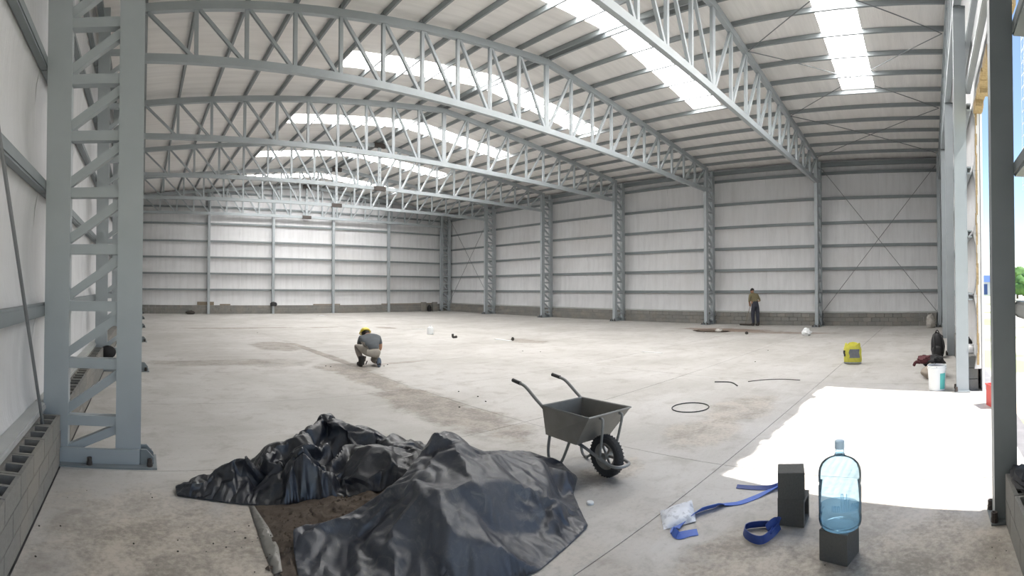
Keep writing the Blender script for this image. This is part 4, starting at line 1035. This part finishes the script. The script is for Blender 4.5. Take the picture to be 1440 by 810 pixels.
for s in (-1, 1): MB().tube(bez([(.03, s * .09 + .02, .55), (-.10, s * .11 + .03, .50), (-.20, s * .12 + .04, .30), (-.17, s * .12 + .04, .08)]), .02, 6).build('strap', 'rubber', bp, True)
MB().tube(bez([(-.04, -.03, .60), (-.02, .02, .68), (.0, .07, .60)]), .012, 6).build('carry_loop', 'rubber', bp, True)
hw = thing('hard_hat', 'white hard hat on the gable block wall behind the pale post', 'hard hat', (9.05, -0.715, .575))
m = MB(); ellipsoid(m, (0, 0, .02), (.115, .09, .12), 0, 20, 12, lambda v: Vector((v.x, v.y, max(v.z, -.08)))); m.build('shell', 'helmet_white', hw, True)
MB().lathe([(.085, .008), (.125, .004), (.125, .012), (.085, .018)], 24, 0, 'z', (0, .0, 0), False).build('brim', 'helmet_white', hw, True)
MB().box((-.01, -.088, .03), (.01, .088, .148)).build('ridge', 'helmet_white', hw)
tag(lump('black_bag', (9.42, -0.715, .575), (.15, .085, .14), 'black', .25, 3, 11), 'small black bag on the gable block wall behind the hard hat', 'bag')
rc = thing('red_crate', 'red plastic crate standing outside the doorway', 'crate', (7.35, -1.02, -0.04), .3)
t = .012
for a_, c_ in (((-.15, -.15, 0), (.15, .15, t)), ((-.15, -.15, 0), (-.15 + t, .15, .36)), ((.15 - t, -.15, 0), (.15, .15, .36)), ((-.15, -.15, 0), (.15, -.15 + t, .36)), ((-.15, .15 - t, 0), (.15, .15, .36))): MB().box(a_, c_).build('side_panel', 'red', rc)
MB().tube([(-.155, -.155, .35), (.155, -.155, .35), (.155, .155, .35), (-.155, .155, .35)], .012, 6, True).build('rim', 'red', rc)
tag(lump('plaster_lump', (21.6, -0.05, 0), (.25, .2, .33), 'rubble', .3, 2.5, 21), 'rough grey lump of rubble in the far doorway-side corner', 'rubble')
# black cloth and white mug on the low block wall
lw = lump('black_cloth', (3.48, -0.645, .385), (.22, .085, .045), 'black', .35, 4, 31); tag(lw, 'black rag heaped on the low block wall by the dark post', 'rag')
mug = thing('mug', 'white mug standing on the low block wall by the dark post', 'mug', (3.12, -0.66, .385)); MB().lathe([(.036, 0), (.04, .005), (.042, .10), (.038, .10), (.035, .012)], 20).build('cup', 'white_plastic', mug, True); MB().tube(bez([(-.04, 0, .08), (-.07, 0, .07), (-.07, 0, .035), (-.04, 0, .025)]), .006, 6).build('handle', 'white_plastic', mug, True)

# ------------------------------------------------------------------ small things lying about
def curve_thing(name, px, r, mat, label, cat, closed=False, z=.008):
    pts = [at(*p, z) for p in px]; o0 = sum(pts, Vector()) / len(pts); o0.z = 0
    pts = [p - o0 for p in pts]
    if not closed: pts = bez(pts)
    return tag(MB().tube(pts, r, 6, closed).build(name, mat, None, True, o0), label, cat)
ring = []
for k in range(28):
    a = 2 * PI * k / 28; ring.append((971 + 26 * math.cos(a), 573.0 + 6.6 * math.sin(a) - 1.0 * math.cos(a)))
curve_thing('wire_loop', ring, .008, 'rubber', 'thin black wire bent into a closed loop on the floor', 'wire', True)
curve_thing('bent_wire', [(1005, 537), (1027, 537.5), (1037, 542.5)], .012, 'rubber', 'short dark wire with a kink lying beyond the wire loop', 'wire')
curve_thing('long_wire', [(1052, 536.5), (1075, 534), (1100, 533.2), (1125, 534.5)], .007, 'plate', 'long thin wire curving over the floor near the sunlit patch', 'wire')
def flat_piece(name, a, c, wid, th, mat, label, cat):
    p0, p1 = at(*a), at(*c); o0 = (p0 + p1) / 2
    return tag(MB().bar(p0 - o0 + Vector((0, 0, th / 2 + .001)), p1 - o0 + Vector((0, 0, th / 2 + .001)), wid, th, (0, 0, 1)).build(name, mat, None, False, o0), label, cat)
flat_piece('white_board', (697, 477), (718, 479.5), .12, .015, 'white_plastic', 'white board lying on the dark stain in mid hall', 'board')
flat_piece('white_strip', (904, 494.5), (931, 496.5), .05, .01, 'white_plastic', 'white strip lying alone on the floor past the wheelbarrow', 'strip')
flat_piece('white_lath', (580, 462), (597, 463.5), .09, .012, 'white_plastic', 'white lath lying beside the small plastic can', 'strip')
flat_piece('white_offcut', (502, 451), (516, 452), .10, .012, 'white_plastic', 'white offcut lying in front of the far gable wall', 'strip')
flat_piece('pale_offcut', (450, 443.5), (457, 444.2), .16, .012, 'white_plastic', 'pale offcut on the floor close to the far gable wall', 'strip')
can = thing('plastic_can', 'small white plastic can standing on the hall floor', 'can', tuple(at(605, 470)), .3)
m = MB().lathe([(.11, 0), (.125, .01), (.125, .22), (.11, .255), (.05, .285), (.035, .29)], 16); m.build('body', 'white_plastic', can, True); MB().lathe([(.035, .285), (.035, .325)], 12).build('cap', 'white_plastic', can, True); MB().tube(bez([(.10, 0, .25), (.10, 0, .30), (.04, 0, .30)]), .012, 6).build('handle', 'white_plastic', can, True)
el = thing('pipe_elbow', 'dark pipe elbow lying on the hall floor', 'pipe', tuple(at(639, 475.5)), .2); el.scale = (.72, .72, .72)
MB().tube(bez([(-.12, 0, .22), (-.12, 0, .10), (-.08, 0, .06), (.12, 0, .055)]), .055, 12).build('bend', 'dark_bit', el, True); MB().tube([(.10, 0, .055), (.15, 0, .055)], .065, 12).build('collar', 'dark_bit', el)
cap = tag(MB().lathe([(.028, 0), (.030, .004), (.030, .018), (.026, .022)], 20).build('bottle_cap', 'white_plastic', None, True, at(830, 709)), 'white bottle cap lying beside the tarpaulin', 'cap')
tag(lump('plaster_chunk', at(1134, 472), (.17, .17, .16), 'white_plastic', .3, 2.5, 13), 'pale plaster chunk at the end of the swept dirt', 'rubble')
tag(lump('plaster_crumb', at(1011, 467), (.16, .16, .08), 'rubble', .3, 2.5, 14), 'grey plaster crumb at the dirt pile by the wall', 'rubble')
tag(lump('dark_stone', at(1050, 470), (.06, .06, .06), 'dark_bit', .3, 2.5, 15), 'single dark stone in front of the sweeping worker', 'stone')
tag(lump('knob_stone', at(721, 479), (.05, .05, .07), 'dark_bit', .3, 2.5, 16), 'dark stub sticking up at the end of the white board', 'stone')
tag(lump('dirt_pile', at(1000, 466), (.4, .8, .035), 'soil', .35, 3, 17), 'low pile of swept brown dirt by the wall columns', 'dirt', None, None)
rs = random.Random(11); peb = MB(); ellipsoid(peb, (0, 0, .4), (1, .8, .6), 0, 8, 5, lambda v: v * (1 + .2 * noise.noise(v * 2))); pm_ = peb.mesh('pebble', 'dark_bit', True)
crumbs = [(405, 730), (398, 745), (362, 757), (372, 762), (368, 748), (355, 762), (340, 770), (350, 740), (345, 757), (318, 770), (290, 776), (250, 760), (265, 742), (430, 800), (379, 770), (375, 778), (358, 805), (330, 748), (250, 776), (300, 765), (122, 690), (212, 695), (214, 700), (85, 740), (188, 765), (220, 795), (50, 783), (55, 740), (95, 700), (672, 558), (683, 565), (645, 551), (646, 573), (362, 468), (458, 515), (465, 516), (540, 515), (545, 513), (760, 495), (735, 494), (990, 468), (1080, 493), (1062, 509), (1395, 770), (1405, 760), (1400, 785), (1415, 775), (1180, 790), (1160, 795), (1155, 780)]
def pebble_label(x, y):
    if y > 600: return ('dark soil crumb on the floor beside the soil heap' if 310 < x < 445 else 'small dark pebble on the floor between the big column and the soil heap' if x < 311 else 'small pebble by the low block wall at the dark post' if x > 1300 else 'small pebble beside the block under the water jug')
    return ('pebble in the mud strip behind the wheelbarrow' if 600 < x < 700 else 'pebble on the floor beside the kneeling worker' if 440 < x < 560 else 'pebble on the floor far behind the kneeling worker' if x < 440 else 'pebble on the open floor in mid hall')
for i, (x, y) in enumerate(crumbs):
    r = .0035 + .005 * rs.random() if y > 600 else .016
    o = link('pebble', pm_, None, at(x, y), (0, 0, rs.random() * 6), (r, r, r)); tag(o, pebble_label(x, y), 'pebble', 'pebbles scattered on the floor')
# leftovers along the far gable wall
tag(MB().box((-.55, -.03, 0), (.55, .03, .22)).build('plank', 'wood', None, False, (4.15, YB - 0.045, .575)), 'brown plank standing on the far gable block wall', 'plank')
tag(MB().box((-.35, -.03, 0), (.35, .03, .08)).build('plank', 'wood', None, False, (5.45, YB - 0.045, .575)), 'short grey-brown batten on the far gable block wall beside the plank', 'plank')
tag(MB().box((-1.0, -.03, 0), (1.0, .03, .07)).build('plank', 'wood', None, False, (12.6, YB - 0.045, .575)), 'long thin batten resting on the far gable block wall behind a post', 'plank')
tag(MB().box((-2.4, -.03, 0), (2.4, .03, .06)).build('plank', 'wood', None, False, (19.3, YB - 0.045, .575)), 'longest batten resting on the far gable block wall near the corner', 'plank')
tag(lump('black_bundle', (8.70, YB - 0.27, 0.52), (.24, .065, .17), 'black', .2, 2.5, 41), 'round black bundle tied to the second far gable post', 'bundle')
for i, (x, h_) in enumerate(((20.55, 4), (21.55, 4))):
    for j in range(h_):
        o = link('stacked_block', B_SOLID, None, (x, YB - 0.45, 0.0 + j * .181), (0, 0, PI / 2)); tag(o, 'loose concrete block, %s of the stack %s the far corner column' % (('lowest', 'second up', 'third up', 'topmost')[j], ('standing farther from', 'standing next to')[i]), 'block', 'block stacks at the far corner')
m = MB(); 
tag(lump('black_bag_far', (20.86, YB - 0.36, 0), (.14, .16, .3), 'black', .3, 3, 23), 'black bag stuffed between the two far block stacks', 'bag'); bpy.data.objects['black_bag_far'].name = 'rubbish_bag'
tag(lump('dark_rag', (4.0 - .9, YB - 0.5, 0), (.3, .2, .14), 'dark_bit', .3, 3, 24), 'dark rag dropped at the foot of the far gable wall', 'rag')
capo = thing('hat', 'black cloth hat hung on the lattice of a column behind the near one', 'hat', (-.70, 10.36, .40)); m = MB(); ellipsoid(m, (0, 0, 0), (.17, .07, .14), 0, 16, 10); m.build('crown', 'black', capo, True); MB().box((-.05, -.05, -.17), (.05, .0, -.10)).build('peak', 'black', capo)

# ------------------------------------------------------------------ wire mesh outside the doorway, open ground beyond
wm = thing('wire_mesh', 'white wire mesh stretched beside the dark doorway post', 'wire mesh', (4.4, -0.93, 2.7))
for k in range(9): MB().tube([(-.5 + .12 * k, 0, 0), (-.5 + .12 * k, 0, 2.1)], .003, 4).build('wire', 'wire', wm)
for k in range(18): MB().tube([(-.5, 0, .06 + .12 * k), (.46, 0, .06 + .12 * k)], .003, 4).build('wire', 'wire', wm)
ground = struct('ground', MB().box((-60, -160, -0.5), (260, -1.05, -0.05)), 'ground', 'bright bare sandy ground outside the doorway')
g2 = MB().box((23.4, -1.06, -0.5), (260, 120, -0.052)).build('ground_side', 'ground', ground)
shed = thing('shed', 'far blue and white shed seen through the doorway', 'shed', (95, -14, -.05))
MB().box((0, -9, 0), (10, 5.6, 2.6)).build('wall', 'shed_white', shed); MB().add([(-.4, -9.4, 2.6), (-.4, 6, 2.6), (10.4, 6, 2.6), (10.4, -9.4, 2.6), (2, -9.4, 3.9), (2, 6, 3.9), (8, 6, 3.9), (8, -9.4, 3.9)], [(0, 1, 5, 4), (2, 3, 7, 6), (4, 5, 6, 7), (1, 2, 6, 5), (3, 0, 4, 7), (0, 3, 2, 1)]).build('roof', 'shed_blue', shed)
for k in range(4): MB().box((-.03, -7 + 3.3 * k, .2), (0.02, -5.2 + 3.3 * k, 2.2)).build('door', 'shed_blue', shed)
rs = random.Random(5)
for i, (dx, a, h_) in enumerate(((70, .176, 4.2), (85, .188, 5.6), (60, .196, 3.6), (92, .153, 3.0))):
    tr2 = thing('tree', ('bushy green tree on the open ground beyond the doorway, %s of four' % ORD[i]), 'tree', (dx, -dx * math.tan(a), -.05), 0, 'trees beyond the doorway')
    MB().tube([(0, 0, 0), (.1, 0, h_ * .5)], [.16, .08], 8).build('trunk', 'bark', tr2)
    m = MB()
    for k in range(7):
        c_ = Vector((rs.uniform(-1, 1), rs.uniform(-1, 1), rs.uniform(.4, .9) * h_)); ellipsoid(m, c_, (1.0, 1.0, .8), 0, 14, 10, lambda v: v * (1 + .35 * noise.noise(v * 3 + c_)))
    m.build('crown', 'leaf', tr2, True)
